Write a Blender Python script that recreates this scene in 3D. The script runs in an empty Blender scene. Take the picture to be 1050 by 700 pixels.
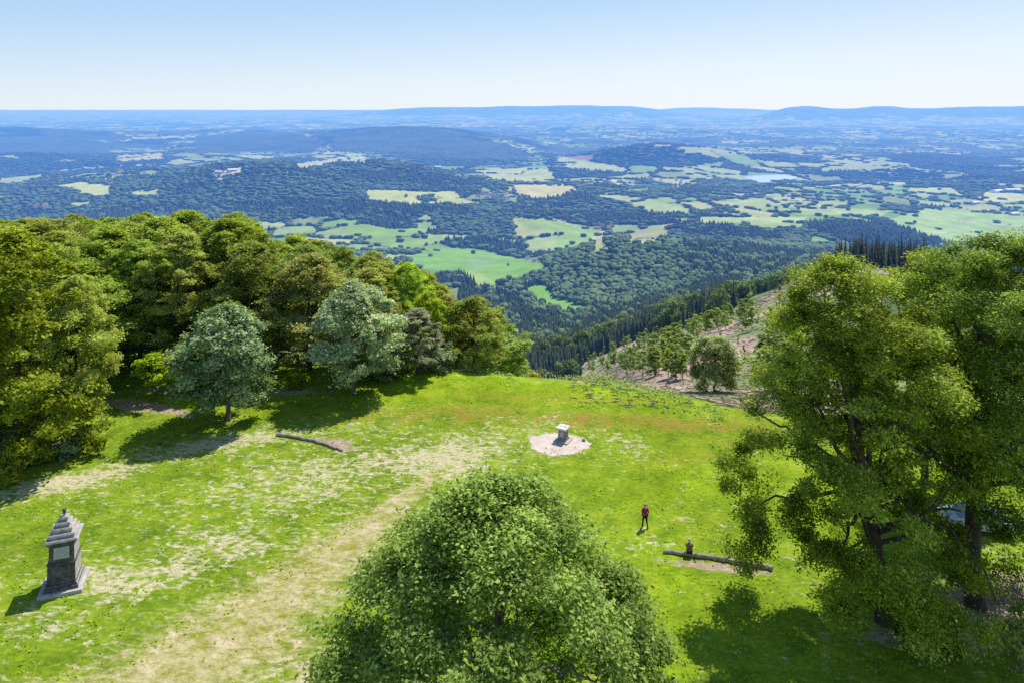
import bpy, bmesh, math, random
import numpy as np
from mathutils import Vector, Matrix, Quaternion
random.seed(7)
RNG = np.random.default_rng(11)
scene = bpy.context.scene
C = scene.collection
PI = math.pi
S = 1.16            # metres per unit of the first survey
CP, SP = 1.0, 0.0     # the camera looks level; its lens is shifted down, so uprights stay upright
CAMZ = 29.0
F = 725.0
V0 = 109.0

# ------------------------------------------------------------------ helpers
def empty(name, loc, rz=0.0):
    o = bpy.data.objects.new(name, None); C.objects.link(o)
    o.location = loc; o.rotation_euler = (0, 0, rz); o.empty_display_size = 0.3
    return o

def tag(o, label=None, cat=None, group=None, kind=None):
    if label: o['label'] = label
    if cat: o['category'] = cat
    if group: o['group'] = group
    if kind: o['kind'] = kind
    return o

def np_mesh(name, V, Fq, attrs=None, smooth=False, mats=None, matidx=None):
    """V (n,3); Fq (m,k) faces all with k corners, or a list of such arrays"""
    me = bpy.data.meshes.new(name)
    if not isinstance(Fq, list): Fq = [Fq]
    Fq = [f for f in Fq if len(f)]
    me.vertices.add(len(V))
    me.vertices.foreach_set('co', np.asarray(V, np.float32).ravel())
    loops = np.concatenate([f.ravel() for f in Fq]).astype(np.int32)
    tot = np.concatenate([np.full(len(f), f.shape[1]) for f in Fq]).astype(np.int32)
    start = np.concatenate([[0], np.cumsum(tot)[:-1]]).astype(np.int32)
    me.loops.add(len(loops)); me.loops.foreach_set('vertex_index', loops)
    me.polygons.add(len(tot)); me.polygons.foreach_set('loop_start', start)
    if matidx is not None: me.polygons.foreach_set('material_index', np.asarray(matidx, np.int32))
    if smooth: me.polygons.foreach_set('use_smooth', np.ones(len(tot), bool))
    for k, (typ, arr) in (attrs or {}).items():
        a = me.attributes.new(k, typ, 'POINT')
        if typ == 'FLOAT': a.data.foreach_set('value', np.asarray(arr, np.float32).ravel())
        else:
            arr = np.asarray(arr, np.float32)
            if arr.shape[1] == 3: arr = np.hstack([arr, np.ones((len(arr), 1), np.float32)])
            a.data.foreach_set('color', arr.ravel())
    for m in (mats or []): me.materials.append(m)
    me.update(calc_edges=True)
    return me

def mobj(name, me, parent=None):
    o = bpy.data.objects.new(name, me); C.objects.link(o)
    if parent: o.parent = parent
    return o

def hash2(ix, iy, seed=0):
    ix = ix.astype(np.int64); iy = iy.astype(np.int64)
    h = (ix * 374761393 + iy * 668265263 + seed * 1274126177) & 0xFFFFFFFF
    h = ((h ^ (h >> 13)) * 1103515245) & 0xFFFFFFFF
    h = ((h ^ (h >> 16)) * 2246822519) & 0xFFFFFFFF
    h = h ^ (h >> 15)
    return (h & 0xFFFFFF) / float(0xFFFFFF)

def vnoise(x, y, seed=0):
    x = np.asarray(x, float); y = np.asarray(y, float)
    ix = np.floor(x); iy = np.floor(y)
    fx = x - ix; fy = y - iy
    fx = fx * fx * (3 - 2 * fx); fy = fy * fy * (3 - 2 * fy)
    a = hash2(ix, iy, seed); b = hash2(ix + 1, iy, seed)
    c = hash2(ix, iy + 1, seed); d = hash2(ix + 1, iy + 1, seed)
    return (a * (1 - fx) + b * fx) * (1 - fy) + (c * (1 - fx) + d * fx) * fy

def fbm(x, y, seed=0, octv=4):
    s = 0; a = 0.5; n = 0
    for i in range(octv):
        s = s + a * vnoise(x * 2 ** i + 17.3 * i, y * 2 ** i - 9.1 * i, seed + i); n += a; a *= 0.5
    return s / n

def worley(x, y, size, seed=0):
    X = x / size; Y = y / size
    ix = np.floor(X); iy = np.floor(Y)
    f1 = np.full(X.shape, 9.0); f2 = np.full(X.shape, 9.0); cid = np.zeros(X.shape)
    for dx in (-1, 0, 1):
        for dy in (-1, 0, 1):
            cx = ix + dx; cy = iy + dy
            px = cx + 0.1 + 0.8 * hash2(cx, cy, seed); py = cy + 0.1 + 0.8 * hash2(cx, cy, seed + 5)
            d = np.sqrt((px - X) ** 2 + (py - Y) ** 2)
            i_ = hash2(cx, cy, seed + 9)
            closer = d < f1
            f2 = np.where(closer, f1, np.minimum(f2, d))
            cid = np.where(closer, i_, cid)
            f1 = np.where(closer, d, f1)
    return f1 * size, f2 * size, cid

def sstep(a, b, x):
    t = np.clip((x - a) / (b - a), 0, 1); return t * t * (3 - 2 * t)

def inpoly(u, v, poly):
    r = np.zeros(u.shape, bool); n = len(poly)
    for i in range(n):
        x1, y1 = poly[i]; x2, y2 = poly[(i + 1) % n]
        if y1 == y2: continue
        c = ((y1 > v) != (y2 > v)) & (u < (x2 - x1) * (v - y1) / (y2 - y1) + x1)
        r ^= c
    return r

def project(x, y, z):
    d = CAMZ - z
    Zc = y * CP + d * SP; Yc = d * CP - y * SP
    return 525 + F * x / Zc, V0 + F * Yc / Zc

# ------------------------------------------------------------------ terrain
# heights (m, meadow = 0) by distance row and by bearing column
COLS = np.array([-900, -500, 0, 150, 300, 420, 500, 560, 620, 700, 780, 860, 950, 1050, 1550, 1900], float)
ACOL = (COLS - 525) / F
TAB = {
 66:   [0]*16,
 74:   [-1,-1,-1,-1,-1.2,-2.5,-4,-4,-3.2,-3,-3,-3,-2,-2,-2,-2],
 100:  [-6,-6,-6,-6,-8,-14,-22,-21,-14.5,-12.5,-11,-10,-8,-8,-8,-8],
 150:  [-14,-14,-14,-16,-25,-40,-55,-50,-34,-27,-23,-19,-18,-20,-22,-22],
 250:  [-50,-50,-55,-60,-80,-95,-100,-95,-70,-56,-44,-35,-36,-42,-45,-45],
 400:  [-120,-120,-130,-140,-150,-155,-150,-145,-118,-102,-82,-60,-66,-80,-90,-90],
 600:  [-200,-200,-210,-220,-230,-225,-190,-185,-172,-150,-135,-108,-112,-140,-150,-150],
 800:  [-260,-260,-270,-275,-280,-268,-236,-238,-235,-200,-188,-158,-156,-200,-210,-210],
 1100: [-310,-310,-310,-315,-320,-312,-290,-300,-285,-262,-240,-212,-203,-280,-300,-300],
 1500: [-345,-345,-345,-345,-345,-345,-340,-340,-308,-312,-296,-300,-320,-350,-360,-360],
 2000: [-360,-360,-355,-350,-345,-352,-362,-366,-358,-350,-345,-360,-378,-388,-390,-390],
 2700: [-375,-370,-365,-350,-330,-345,-372,-376,-374,-372,-372,-378,-388,-390,-390,-390],
 3500: [-385,-380,-375,-365,-360,-365,-378,-380,-380,-382,-386,-388,-390,-390,-390,-390],
 5000: [-390]*16, 9000: [-392]*16, 20000: [-394]*16, 40000: [-400]*16, 95000: [-420]*16}
RY = sorted(TAB)
NA, NQ = 420, 1000
AGR = np.linspace(-2.4, 2.4, NA)
QGR = np.linspace(math.log(5), math.log(95000), NQ)
_rows = np.array([np.interp(AGR, ACOL, TAB[r]) for r in RY])      # rows x NA
_T = np.empty((NQ, NA))
for j in range(NA):
    _T[:, j] = np.interp(QGR, np.log(RY), _rows[:, j], left=0)
def _smooth(T, k, ax):
    w = np.hanning(2 * k + 1); w /= w.sum()
    pad = [(0, 0), (0, 0)]; pad[ax] = (k, k)
    P = np.pad(T, pad, mode='edge')
    return np.apply_along_axis(lambda r: np.convolve(r, w, 'valid'), ax, P)
_T = _smooth(_smooth(_T, 8, 0), 10, 1)

# edge of the meadow: forward distance by bearing
_EU = (np.array([-300, 100, 400, 470, 560, 620, 700, 760, 850, 1300]) - 525) / F
_EY = np.array([72, 72, 69, 68, 66, 64.5, 61, 58.5, 57, 56], float)
def edge0(a): return np.interp(a, _EU, _EY)
def edgeY(a): return S * edge0(a)

# hills: (pixel column, forward distance, column half width, log distance half width, height)
HILLS = [(640, 1500, 95, .17, 52), (275, 3300, 150, .17, 92), (100, 3000, 80, .12, 30), (405, 3600, 70, .10, 60),
         (395, 7600, 85, .12, 128), (480, 7000, 75, .12, 90), (300, 8200, 70, .10, 70), (560, 2500, 40, .07, 18),
         (30, 8200, 80, .11, 105), (-60, 7600, 80, .12, 100), (140, 8600, 70, .10, 70), (250, 9500, 60, .08, 90),
         (655, 5200, 70, .10, 88), (730, 5400, 60, .08, 40), (850, 4300, 60, .06, 22), (900, 3600, 70, .06, 18), (960, 5600, 90, .06, 30), (800, 3400, 60, .06, 16),
         (60, 5200, 90, .08, 55), (200, 5600, 70, .08, 45), (1120, 5200, 60, .08, 35), (-150, 4000, 90, .1, 60),
         (420, 26000, 55, .10, 200), (520, 25500, 70, .10, 236), (600, 25000, 60, .10, 245), (660, 26000, 45, .10, 180),
         (470, 27000, 50, .12, 60), (385, 30000, 30, .10, 110), (700, 38000, 50, .10, 190), (760, 40000, 60, .1, 170), (330, 42000, 90, .1, 120),
         (815, 21000, 38, .10, 235), (870, 21000, 50, .10, 190), (905, 21500, 30, .10, 110), (960, 20500, 60, .10, 215), (1040, 20000, 60, .10, 235),
         (1120, 20000, 60, .10, 240), (1200, 20000, 60, .10, 230), (700, 10500, 60, .06, 40), (900, 11000, 80, .06, 50),
         (600, 12000, 70, .06, 45), (1000, 9500, 70, .06, 40), (450, 14500, 80, .06, 60), (150, 16000, 120, .06, 50), (0, 40000, 200, .1, 60)]

def height(x, y): return S * height0(np.asarray(x, float) / S, np.asarray(y, float) / S)
def height0(x, y):
    x = np.asarray(x, float); y = np.maximum(np.asarray(y, float), 5.01)
    a = np.clip(x / y, -2.39, 2.39)
    e = edge0(a)
    fac = 66.0 / e
    w = sstep(90, 260, y)
    ye = y * (fac * (1 - w) + w)
    q = np.log(ye)
    fi = (a - AGR[0]) / (AGR[1] - AGR[0]); fj = np.clip((q - QGR[0]) / (QGR[1] - QGR[0]), 0, NQ - 1.001)
    i = np.clip(np.floor(fi).astype(int), 0, NA - 2); j = np.floor(fj).astype(int)
    fi = fi - i; fj = fj - j
    z = (_T[j, i] * (1 - fi) + _T[j, i + 1] * fi) * (1 - fj) + (_T[j + 1, i] * (1 - fi) + _T[j + 1, i + 1] * fi) * fj
    u = 525 + F * a
    ly = np.log(y)
    for (u0, y0, su, sl, h) in HILLS:
        z = z + h * (1.28 if y0 > 18000 else (1.15 if y0 > 5000 else 1.0)) * np.exp(-((u - u0) / su) ** 2 - ((ly - math.log(y0)) / sl) ** 2)
    z = z + 0.5 * (fbm(x / 17, y / 17, 3, 3) - 0.5) * sstep(20, 60, y) * 0.8
    z = z + 5 * (fbm(x / 60, y / 60, 5, 3) - 0.5) * sstep(75, 200, y)
    z = z + 34 * (fbm(x / 420, y / 420, 8, 4) - 0.5) * sstep(700, 2000, y) + 120 * (fbm(x / 1000 + 3, y / 1000, 9, 3) - 0.5) * sstep(1100, 2400, y) * (1 - .5 * sstep(6000, 9000, y))
    z = z + 60 * (fbm(x / 2600, y / 2600, 12, 4) - 0.5) * sstep(3500, 14000, y) * (1 - 0.5 * sstep(20000, 50000, y))
    return z
def hz(x, y): return float(height(np.array([x]), np.array([y]))[0])

def gp(u, v, z=0.0):
    """ground point whose image falls at pixel (u, v) when the ground has height z there"""
    yc = (v - V0) / F; xc = (u - 525) / F
    for _ in range(6):
        Zc = (CAMZ - z) / (SP + CP * yc)
        x, y = xc * Zc, Zc * (CP - SP * yc)
        z = hz(x, y)
    return x, y, z

# ------------------------------------------------------------------ land cover
def P(*a): return [(a[i], a[i + 1]) for i in range(0, len(a), 2)]
FIELDS = [  # polygon, colour (linear)
 (P(375,195,467,197,482,208,427,211,377,206), (.36,.38,.15)),
 (P(350,232,377,230,397,235,440,233,440,239,390,246,350,239), (.21,.31,.06)),
 (P(400,251,453,242,457,248,400,257), (.22,.31,.08)),
 (P(418,263,447,255,493,255,517,264,557,269,564,277,522,291,495,293,478,280,425,275), (.17,.30,.05)),
 (P(482,264,513,266,495,277,477,275), (.19,.29,.11)),
 (P(470,278,490,279,510,292,490,294), (.27,.34,.10)),
 (P(537,297,557,291,568,306,606,316,597,325,560,317), (.17,.31,.05)),
 (P(545,320,566,324,563,329,546,326), (.22,.34,.10)),
 (P(527,225,557,225,597,231,617,236,603,247,583,260,568,252,577,240,537,233), (.24,.34,.09)),
 (P(523,190,583,189,594,195,572,202,549,205,523,197), (.44,.40,.19)),
 (P(497,173,563,172,573,187,523,187,497,183), (.34,.38,.16)),
 (P(643,207,663,204,700,212,712,222,670,218), (.30,.36,.14)),
 (P(717,223,827,222,823,228,720,229), (.34,.40,.17)),
 (P(912,226,947,213,987,217,1060,223,1060,246,1010,255,947,242), (.27,.37,.13)),
 (P(1005,197,1060,199,1060,208,1003,206), (.40,.42,.20)),
 (P(930,192,975,193,990,201,935,198), (.36,.40,.2)),
 (P(700,151,860,153,855,156,765,159,700,158), (.27,.31,.15)),
 (P(57,190,83,187,115,191,113,201,93,201), (.42,.44,.18)),
 (P(72,208,97,206,95,212,75,212), (.32,.38,.14)),
 (P(133,198,163,194,165,200,140,202), (.33,.38,.16)),
 (P(213,178,247,172,247,177,220,182), (.5,.48,.32)),
 (P(300,168,345,163,347,168,310,173), (.36,.38,.2)),
 (P(350,158,373,159,376,168,350,167), (.34,.42,.18)),
 (P(117,160,170,157,167,164,120,166), (.36,.36,.2)),
 (P(580,161,607,159,607,166,581,167), (.24,.16,.17)),
 (P(570,160,640,172,650,178,572,172), (.34,.38,.16)),
 (P(616,182,644,186,640,190,617,187), (.44,.42,.24)),
 (P(740,205,800,198,812,210,760,214), (.30,.35,.15)),
 (P(840,168,880,163,935,168,930,174,842,176), (.27,.31,.15)),
 (P(820,214,862,214,912,216,905,222,825,220), (.3,.37,.13)),
 (P(655,234,690,236,672,252,640,250), (.30,.29,.15)),
 (P(700,176,765,176,762,184,705,184), (.28,.33,.14)),
 (P(610,247,606,262,618,262,621,247), (.3,.32,.14)),
]
LAKE = P(765,180.5,803,179.5,817,183,797,186,783,187.5,763,185)
CONIF = [P(380,208,440,208,480,212,488,220,470,222,400,215,380,214), P(350,206,372,207,415,215,420,224,350,219),
         P(520,213,540,202,580,196,610,200,612,209,560,216,522,215), P(510,217,545,217,600,218,680,222,700,228,665,232,600,228,540,222),
         P(350,176,420,178,490,183,500,189,470,193,350,184), P(455,246,500,244,540,250,540,264,500,262,455,252),
         P(545,375,538,352,560,326,620,324,680,306,730,289,765,287,755,304,715,333,665,345,605,368),
         P(470,290,515,300,545,322,560,328,548,352,538,380,515,372,500,345,470,320),
         P(830,228,900,228,945,238,985,255,985,290,870,268,875,250,828,236),
         P(700,250,760,252,830,262,800,282,730,285,700,272), P(690,228,740,230,800,240,800,248,700,242),
         P(240,208,330,206,400,214,400,222,300,222,240,218), P(850,262,880,262,980,262,985,280,860,284)]
BROAD = [P(555,290,575,270,620,258,700,260,760,268,740,292,690,305,640,318,600,314,575,305),
         P(350,188,420,200,300,205,200,214,190,200,230,186,300,176), P(560,205,640,215,640,225,520,222),
         P(440,215,520,205,530,245,450,240), P(610,252,700,250,830,240,830,275,700,272,610,262), P(690,235,830,236,830,250,690,250),
         P(345,142,395,136,440,137,520,149,548,160,520,170,440,170,380,157,340,156), P(590,168,610,157,650,150,700,154,745,165,700,172,640,170),
         P(0,142,60,141,110,147,112,158,0,160), P(200,141,250,136,300,137,335,146,320,158,200,156)]
PURP = P(675,225,698,224,700,238,678,239)
CLEAR = P(596,384,600,372,622,350,660,346,690,338,722,335,745,322,772,305,790,293,822,281,872,275,925,276,915,300,890,325,905,345,880,420,780,418,700,396,620,386)
ROAD = [(622,236),(612,240),(607,248),(602,256),(600,261)]
LANES = [[(557,277),(575,266),(600,262),(640,250),(690,246)], [(470,207),(520,214),(560,222),(600,236),(622,236)], [(800,200),(850,214),(900,232),(980,240)], [(120,200),(200,186),(300,176)], [(660,190),(760,200),(860,190),(1000,186)], [(930,214),(990,228),(1050,232)], [(20,180),(90,172),(180,168)]]

def segd(u, v, pts):
    d = np.full(u.shape, 1e9)
    for (a, b), (c, e) in zip(pts[:-1], pts[1:]):
        L = (c - a) ** 2 + (e - b) ** 2
        t = np.clip(((u - a) * (c - a) + (v - b) * (e - b)) / L, 0, 1)
        d = np.minimum(d, np.hypot(u - a - t * (c - a), v - b - t * (e - b)))
    return d

def cover(x, y, z):
    """class 0 open, 1 broadleaf, 2 conifer, 3 clear-cut, 4 scrub, 5 hedge, 6 water ; colour"""
    u, v = project(x, y, z)
    wx = x + 60 * (fbm(x / 300, y / 300, 21, 3) - .5) * 2; wy = y + 60 * (fbm(x / 300, y / 300, 22, 3) - .5) * 2
    big = y > 4200
    f1a, f2a, ida = worley(wx, wy * 1.0, 175, 31)
    wx2 = x + 200 * (fbm(x / 900, y / 900, 23, 3) - .5) * 2; wy2 = y + 200 * (fbm(x / 900, y / 900, 24, 3) - .5) * 2
    f1b, f2b, idb = worley(wx2, wy2, 330, 33)
    cid = np.where(big, idb, ida); edge = np.where(big, f2b - f1b, f2a - f1a)
    h1 = (cid * 7.77) % 1; h2 = (cid * 31.7) % 1; h3 = (cid * 97.3) % 1
    woods = fbm(x / 620, y / 620, 41, 3)
    hillness = (z + 390) / 120.0
    bias = np.where(u < 560, .02, -.015) + (.15 + .2 * (y > 5000)) * np.clip(hillness, 0, 1.2) - .07 * (y > 10500)
    cls = np.zeros(x.shape, int)
    wood = (woods + bias + .34 * (h1 - .5)) > .50
    cls[wood] = np.where(h2[wood] < .38, 2, 1)
    cls[(~wood) & (edge < np.where(big, 28, 14))] = 5
    near = y < 1250
    cls[near] = 1
    cls[near & (h1 < .35) & (y > 500)] = 2
    col = np.empty(x.shape + (3,))
    pal = np.array([(.20,.30,.08), (.28,.34,.12), (.36,.36,.17), (.17,.27,.07), (.38,.38,.17), (.24,.31,.11), (.31,.36,.15), (.22,.25,.10)])
    col[:] = pal[np.clip((h3 * 8).astype(int), 0, 7)] * (.95, 1.05, .92)
    inview = (u > -60) & (u < 1110)
    for p in BROAD:
        cls[inpoly(u, v, p) & (y > 700)] = 1
    for p in CONIF:
        cls[inpoly(u, v, p) & (y > 78)] = 2
    for i, (p, c) in enumerate(FIELDS):
        m = inpoly(u + 2.2 * (vnoise(x / 40, y / 40, 50) - .5), v + 1.2 * (vnoise(x / 40, y / 40, 51) - .5), p) & (y > 800)
        hd = (y > 3200) & (edge < 9 + y / 900.0) & (cls == 5)
        cls[m & ~hd] = 0; col[m] = np.array(c) * (1.05, 1.12, .98)
    cls[inpoly(u, v, P(426,203,443,200,448,206,432,208)) & (y > 1500)] = 1
    m = inpoly(u, v, LAKE) & (y > 1500)
    cls[m] = 6
    rd = (segd(u, v, ROAD) < .9) & (y > 900)
    cls[rd] = 0; col[rd] = (.5, .48, .42)
    for ln_ in LANES:
        rd = (segd(u, v, ln_) < .38) & (y > 900)
        cls[rd] = 0; col[rd] = (.48, .46, .38)
    ccm = inpoly(u + 6 * (vnoise(x / 14, y / 14, 61) - .5), v + 5 * (vnoise(x / 14, y / 14, 62) - .5), CLEAR) & (y < 560) & (y > 66)
    ccm |= (y < 190) & (y > 60) & (u > 585) & (u < 905)
    nearopen = (y < 170) & (y > 60) & ~ccm
    cls[nearopen] = 4
    cls[inpoly(u, v, P(545,372,600,352,690,335,760,300,800,292,790,303,760,322,700,346,640,362,600,384,545,386)) & (y < 620) & (y > 66) & (cls != 2)] = 4
    cls[ccm] = 3
    wcol = np.array([(.085,.125,.045)]); ccol = np.array([(.026,.050,.022)])
    col[cls == 1] = wcol; col[cls == 5] = (.055, .09, .03); col[cls == 2] = ccol
    fw = np.isin(cls, (1, 2)) & (y > 4500)
    col[fw] *= (.35 + .6 * fbm(x[fw] / 150, y[fw] / 150, 97, 4))[:, None]
    col[cls == 6] = (.45, .47, .46)
    n = fbm(x / 5, y / 5, 71, 3)
    c3 = np.array((.42, .315, .245)) * (0.7 + .6 * n[..., None])
    g3 = .85 * sstep(.45, .62, fbm(x / 22, y / 22, 72, 3))[..., None]
    c3 = c3 * (1 - g3) + g3 * np.array((.17, .23, .08))
    col = np.where((cls == 3)[..., None], c3, col)
    c4 = np.array((.19, .25, .08)) * (.6 + .8 * n[..., None])
    col = np.where((cls == 4)[..., None], c4, col)
    return cls, col, u, v

# ------------------------------------------------------------------ materials
def new_mat(name):
    m = bpy.data.materials.new(name); m.use_nodes = True
    nt = m.node_tree; nt.nodes.clear()
    out = nt.nodes.new('ShaderNodeOutputMaterial')
    return m, nt, out
def N(nt, typ, **kw):
    n = nt.nodes.new(typ)
    for k, v in kw.items():
        if hasattr(n, k): setattr(n, k, v)
    return n
def L(nt, a, b): nt.links.new(a, b)
def math_(nt, op, a, b=None, clamp=False):
    n = N(nt, 'ShaderNodeMath', operation=op, use_clamp=clamp)
    for i, s in enumerate((a, b)):
        if s is None: continue
        if isinstance(s, (int, float)): n.inputs[i].default_value = s
        else: L(nt, s, n.inputs[i])
    return n.outputs[0]
def mix(nt, f, a, b, blend='MIX'):
    n = N(nt, 'ShaderNodeMix', data_type='RGBA', blend_type=blend)
    n.clamp_factor = True
    for i, s in ((0, f), (6, a), (7, b)):
        if isinstance(s, (int, float)): n.inputs[i].default_value = s
        elif isinstance(s, tuple): n.inputs[i].default_value = s if len(s) == 4 else s + (1,)
        else: L(nt, s, n.inputs[i])
    return n.outputs[2]
def ramp(nt, fac, stops, interp='LINEAR'):
    n = N(nt, 'ShaderNodeValToRGB'); cr = n.color_ramp; cr.interpolation = interp
    while len(cr.elements) < len(stops): cr.elements.new(0.5)
    for e, (p, c) in zip(cr.elements, stops):
        e.position = p; e.color = (c, c, c, 1) if isinstance(c, (int, float)) else tuple(c) + (1,)
    L(nt, fac, n.inputs[0]); return n.outputs[0]
def noise(nt, scale, detail=3, rough=.55, vec=None, dist=0.0):
    n = N(nt, 'ShaderNodeTexNoise'); n.inputs['Scale'].default_value = scale
    n.inputs['Detail'].default_value = detail; n.inputs['Roughness'].default_value = rough
    n.inputs['Distortion'].default_value = dist
    if vec is not None: L(nt, vec, n.inputs['Vector'])
    return n.outputs[0]
def wpos(nt): return N(nt, 'ShaderNodeNewGeometry').outputs['Position']
def opos(nt): return N(nt, 'ShaderNodeTexCoord').outputs['Object']

# haze painted into surfaces: colour dimmed and blue emission added with distance out
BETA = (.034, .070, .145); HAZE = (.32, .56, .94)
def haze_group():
    g = bpy.data.node_groups.new('painted_haze', 'ShaderNodeTree')
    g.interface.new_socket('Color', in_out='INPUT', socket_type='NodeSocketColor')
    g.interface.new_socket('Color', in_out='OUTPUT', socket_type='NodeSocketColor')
    g.interface.new_socket('HazeGlow', in_out='OUTPUT', socket_type='NodeSocketColor')
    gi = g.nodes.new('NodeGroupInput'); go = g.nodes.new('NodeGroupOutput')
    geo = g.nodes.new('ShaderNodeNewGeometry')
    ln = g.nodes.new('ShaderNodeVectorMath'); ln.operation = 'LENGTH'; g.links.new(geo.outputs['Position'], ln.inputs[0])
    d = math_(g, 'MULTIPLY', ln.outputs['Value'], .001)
    d = math_(g, 'DIVIDE', math_(g, 'MULTIPLY', d, d), math_(g, 'ADD', d, .6))      # painted haze stays weak near the summit, builds up farther out
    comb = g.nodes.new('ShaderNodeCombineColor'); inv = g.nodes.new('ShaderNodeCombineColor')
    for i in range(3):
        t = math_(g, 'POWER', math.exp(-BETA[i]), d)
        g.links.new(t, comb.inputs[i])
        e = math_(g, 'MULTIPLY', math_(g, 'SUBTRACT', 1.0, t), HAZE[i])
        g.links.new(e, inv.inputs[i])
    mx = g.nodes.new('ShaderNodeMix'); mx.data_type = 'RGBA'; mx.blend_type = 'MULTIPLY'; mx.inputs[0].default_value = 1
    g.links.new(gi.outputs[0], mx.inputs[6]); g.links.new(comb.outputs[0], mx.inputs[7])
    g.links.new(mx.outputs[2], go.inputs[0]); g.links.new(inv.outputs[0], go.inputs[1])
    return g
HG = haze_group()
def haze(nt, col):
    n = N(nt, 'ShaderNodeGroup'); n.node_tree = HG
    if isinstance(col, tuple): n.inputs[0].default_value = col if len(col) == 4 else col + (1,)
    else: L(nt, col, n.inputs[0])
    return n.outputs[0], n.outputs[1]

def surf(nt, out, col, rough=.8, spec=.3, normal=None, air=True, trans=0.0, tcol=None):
    if air: col, em = haze(nt, col)  # distance haze goes into the colour and a surface glow
    b = N(nt, 'ShaderNodeBsdfPrincipled')
    if isinstance(col, tuple): b.inputs['Base Color'].default_value = col + (1,)
    else: L(nt, col, b.inputs['Base Color'])
    b.inputs['Roughness'].default_value = rough; b.inputs['Specular IOR Level'].default_value = spec
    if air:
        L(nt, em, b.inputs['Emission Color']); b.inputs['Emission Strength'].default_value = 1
    if normal is not None: L(nt, normal, b.inputs['Normal'])
    sh = b.outputs[0]
    if trans > 0:
        t = N(nt, 'ShaderNodeBsdfTranslucent'); L(nt, tcol if tcol is not None else col, t.inputs[0])
        ms = N(nt, 'ShaderNodeMixShader'); ms.inputs[0].default_value = trans
        L(nt, sh, ms.inputs[1]); L(nt, t.outputs[0], ms.inputs[2]); sh = ms.outputs[0]
    L(nt, sh, out.inputs['Surface'])
def bump(nt, h, strength=.5, dist=.1):
    n = N(nt, 'ShaderNodeBump'); n.inputs['Strength'].default_value = strength; n.inputs['Distance'].default_value = dist
    L(nt, h, n.inputs['Height']); return n.outputs[0]

def leaf_mat(name, dark, mid, light, trans=.32, rough=.5, spec=.35, air=True):
    m, nt, out = new_mat(name)
    at = N(nt, 'ShaderNodeAttribute', attribute_name='tint')
    oi = N(nt, 'ShaderNodeObjectInfo')
    c = ramp(nt, at.outputs['Fac'], [(0, dark), (.55, mid), (1, light)])
    hs = N(nt, 'ShaderNodeHueSaturation')
    r = oi.outputs['Random']
    L(nt, math_(nt, 'ADD', math_(nt, 'MULTIPLY', r, .035), .4825), hs.inputs['Hue'])
    L(nt, math_(nt, 'ADD', math_(nt, 'MULTIPLY', math_(nt, 'FRACT', math_(nt, 'MULTIPLY', r, 7.3)), .35), .82), hs.inputs['Value'])
    L(nt, math_(nt, 'ADD', math_(nt, 'MULTIPLY', math_(nt, 'FRACT', math_(nt, 'MULTIPLY', r, 13.7)), .2), .9), hs.inputs['Saturation'])
    L(nt, c, hs.inputs['Color'])
    tc = mix(nt, 1.0, hs.outputs[0], (1.25, 1.45, .55), 'MULTIPLY')
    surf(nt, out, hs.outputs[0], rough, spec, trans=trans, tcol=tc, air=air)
    return m
def bark_mat(name, a, b, scale=3):
    m, nt, out = new_mat(name)
    p = opos(nt); mp = N(nt, 'ShaderNodeMapping'); mp.inputs['Scale'].default_value = (1, 1, .3); L(nt, p, mp.inputs[0])
    n = noise(nt, scale, 5, .65, mp.outputs[0])
    n2 = noise(nt, scale * 6, 3, .6, mp.outputs[0])
    c = ramp(nt, n, [(.32, a), (.68, b)])
    c = mix(nt, .5, c, ramp(nt, n2, [(.3, .35), (.7, 1.1)]), 'MULTIPLY')
    surf(nt, out, c, .9, .15, bump(nt, n2, .6, .05)); return m
def plain_mat(name, col, rough=.7, spec=.3, var=.25, scale=6, air=True, metal=0):
    m, nt, out = new_mat(name)
    n = noise(nt, scale, 4, .6, opos(nt))
    f = ramp(nt, n, [(.3, 1 - var), (.7, 1 + var * .6)])
    c = mix(nt, 1.0, tuple(col), f, 'MULTIPLY')
    surf(nt, out, c, rough, spec, bump(nt, n, .15, .03), air=air); return m

M = {}
M['bark_grey'] = bark_mat('bark_grey', (.10, .085, .065), (.24, .21, .17))
M['bark_dark'] = bark_mat('bark_dark', (.045, .036, .026), (.13, .10, .075))
M['bark_log'] = bark_mat('bark_log', (.20, .17, .14), (.46, .41, .37), 2)
M['leaf_hero'] = leaf_mat('leaf_hero', (.07, .10, .012), (.275, .34, .045), (.52, .58, .12), .45, .65, .10)
M['leaf_right'] = leaf_mat('leaf_right', (.07, .10, .012), (.28, .335, .05), (.52, .58, .14), .46, .65, .1)
M['leaf_green'] = leaf_mat('leaf_green', (.12, .15, .018), (.33, .385, .06), (.52, .57, .13), .46, .65, .1)
M['leaf_olive'] = leaf_mat('leaf_olive', (.15, .17, .016), (.36, .42, .065), (.52, .57, .12), .45, .65, .1)
M['leaf_brown'] = leaf_mat('leaf_brown', (.16, .15, .03), (.40, .39, .09), (.55, .53, .16), .42, .65, .1)
M['leaf_bright'] = leaf_mat('leaf_bright', (.20, .28, .012), (.44, .58, .03), (.60, .72, .06), .5, .65, .1)
M['leaf_silver'] = leaf_mat('leaf_silver', (.11, .16, .055), (.35, .43, .20), (.66, .71, .47), .34, .6, .2)
M['leaf_pale'] = leaf_mat('leaf_pale', (.18, .23, .07), (.38, .46, .14), (.54, .60, .24), .48, .65, .15)
M['leaf_grey'] = leaf_mat('leaf_grey', (.17, .18, .09), (.40, .42, .22), (.56, .57, .36), .4, .65, .15)
M['leaf_blossom'] = leaf_mat('leaf_blossom', (.10, .14, .03), (.50, .56, .26), (.80, .80, .56), .55, .6, .2)
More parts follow.
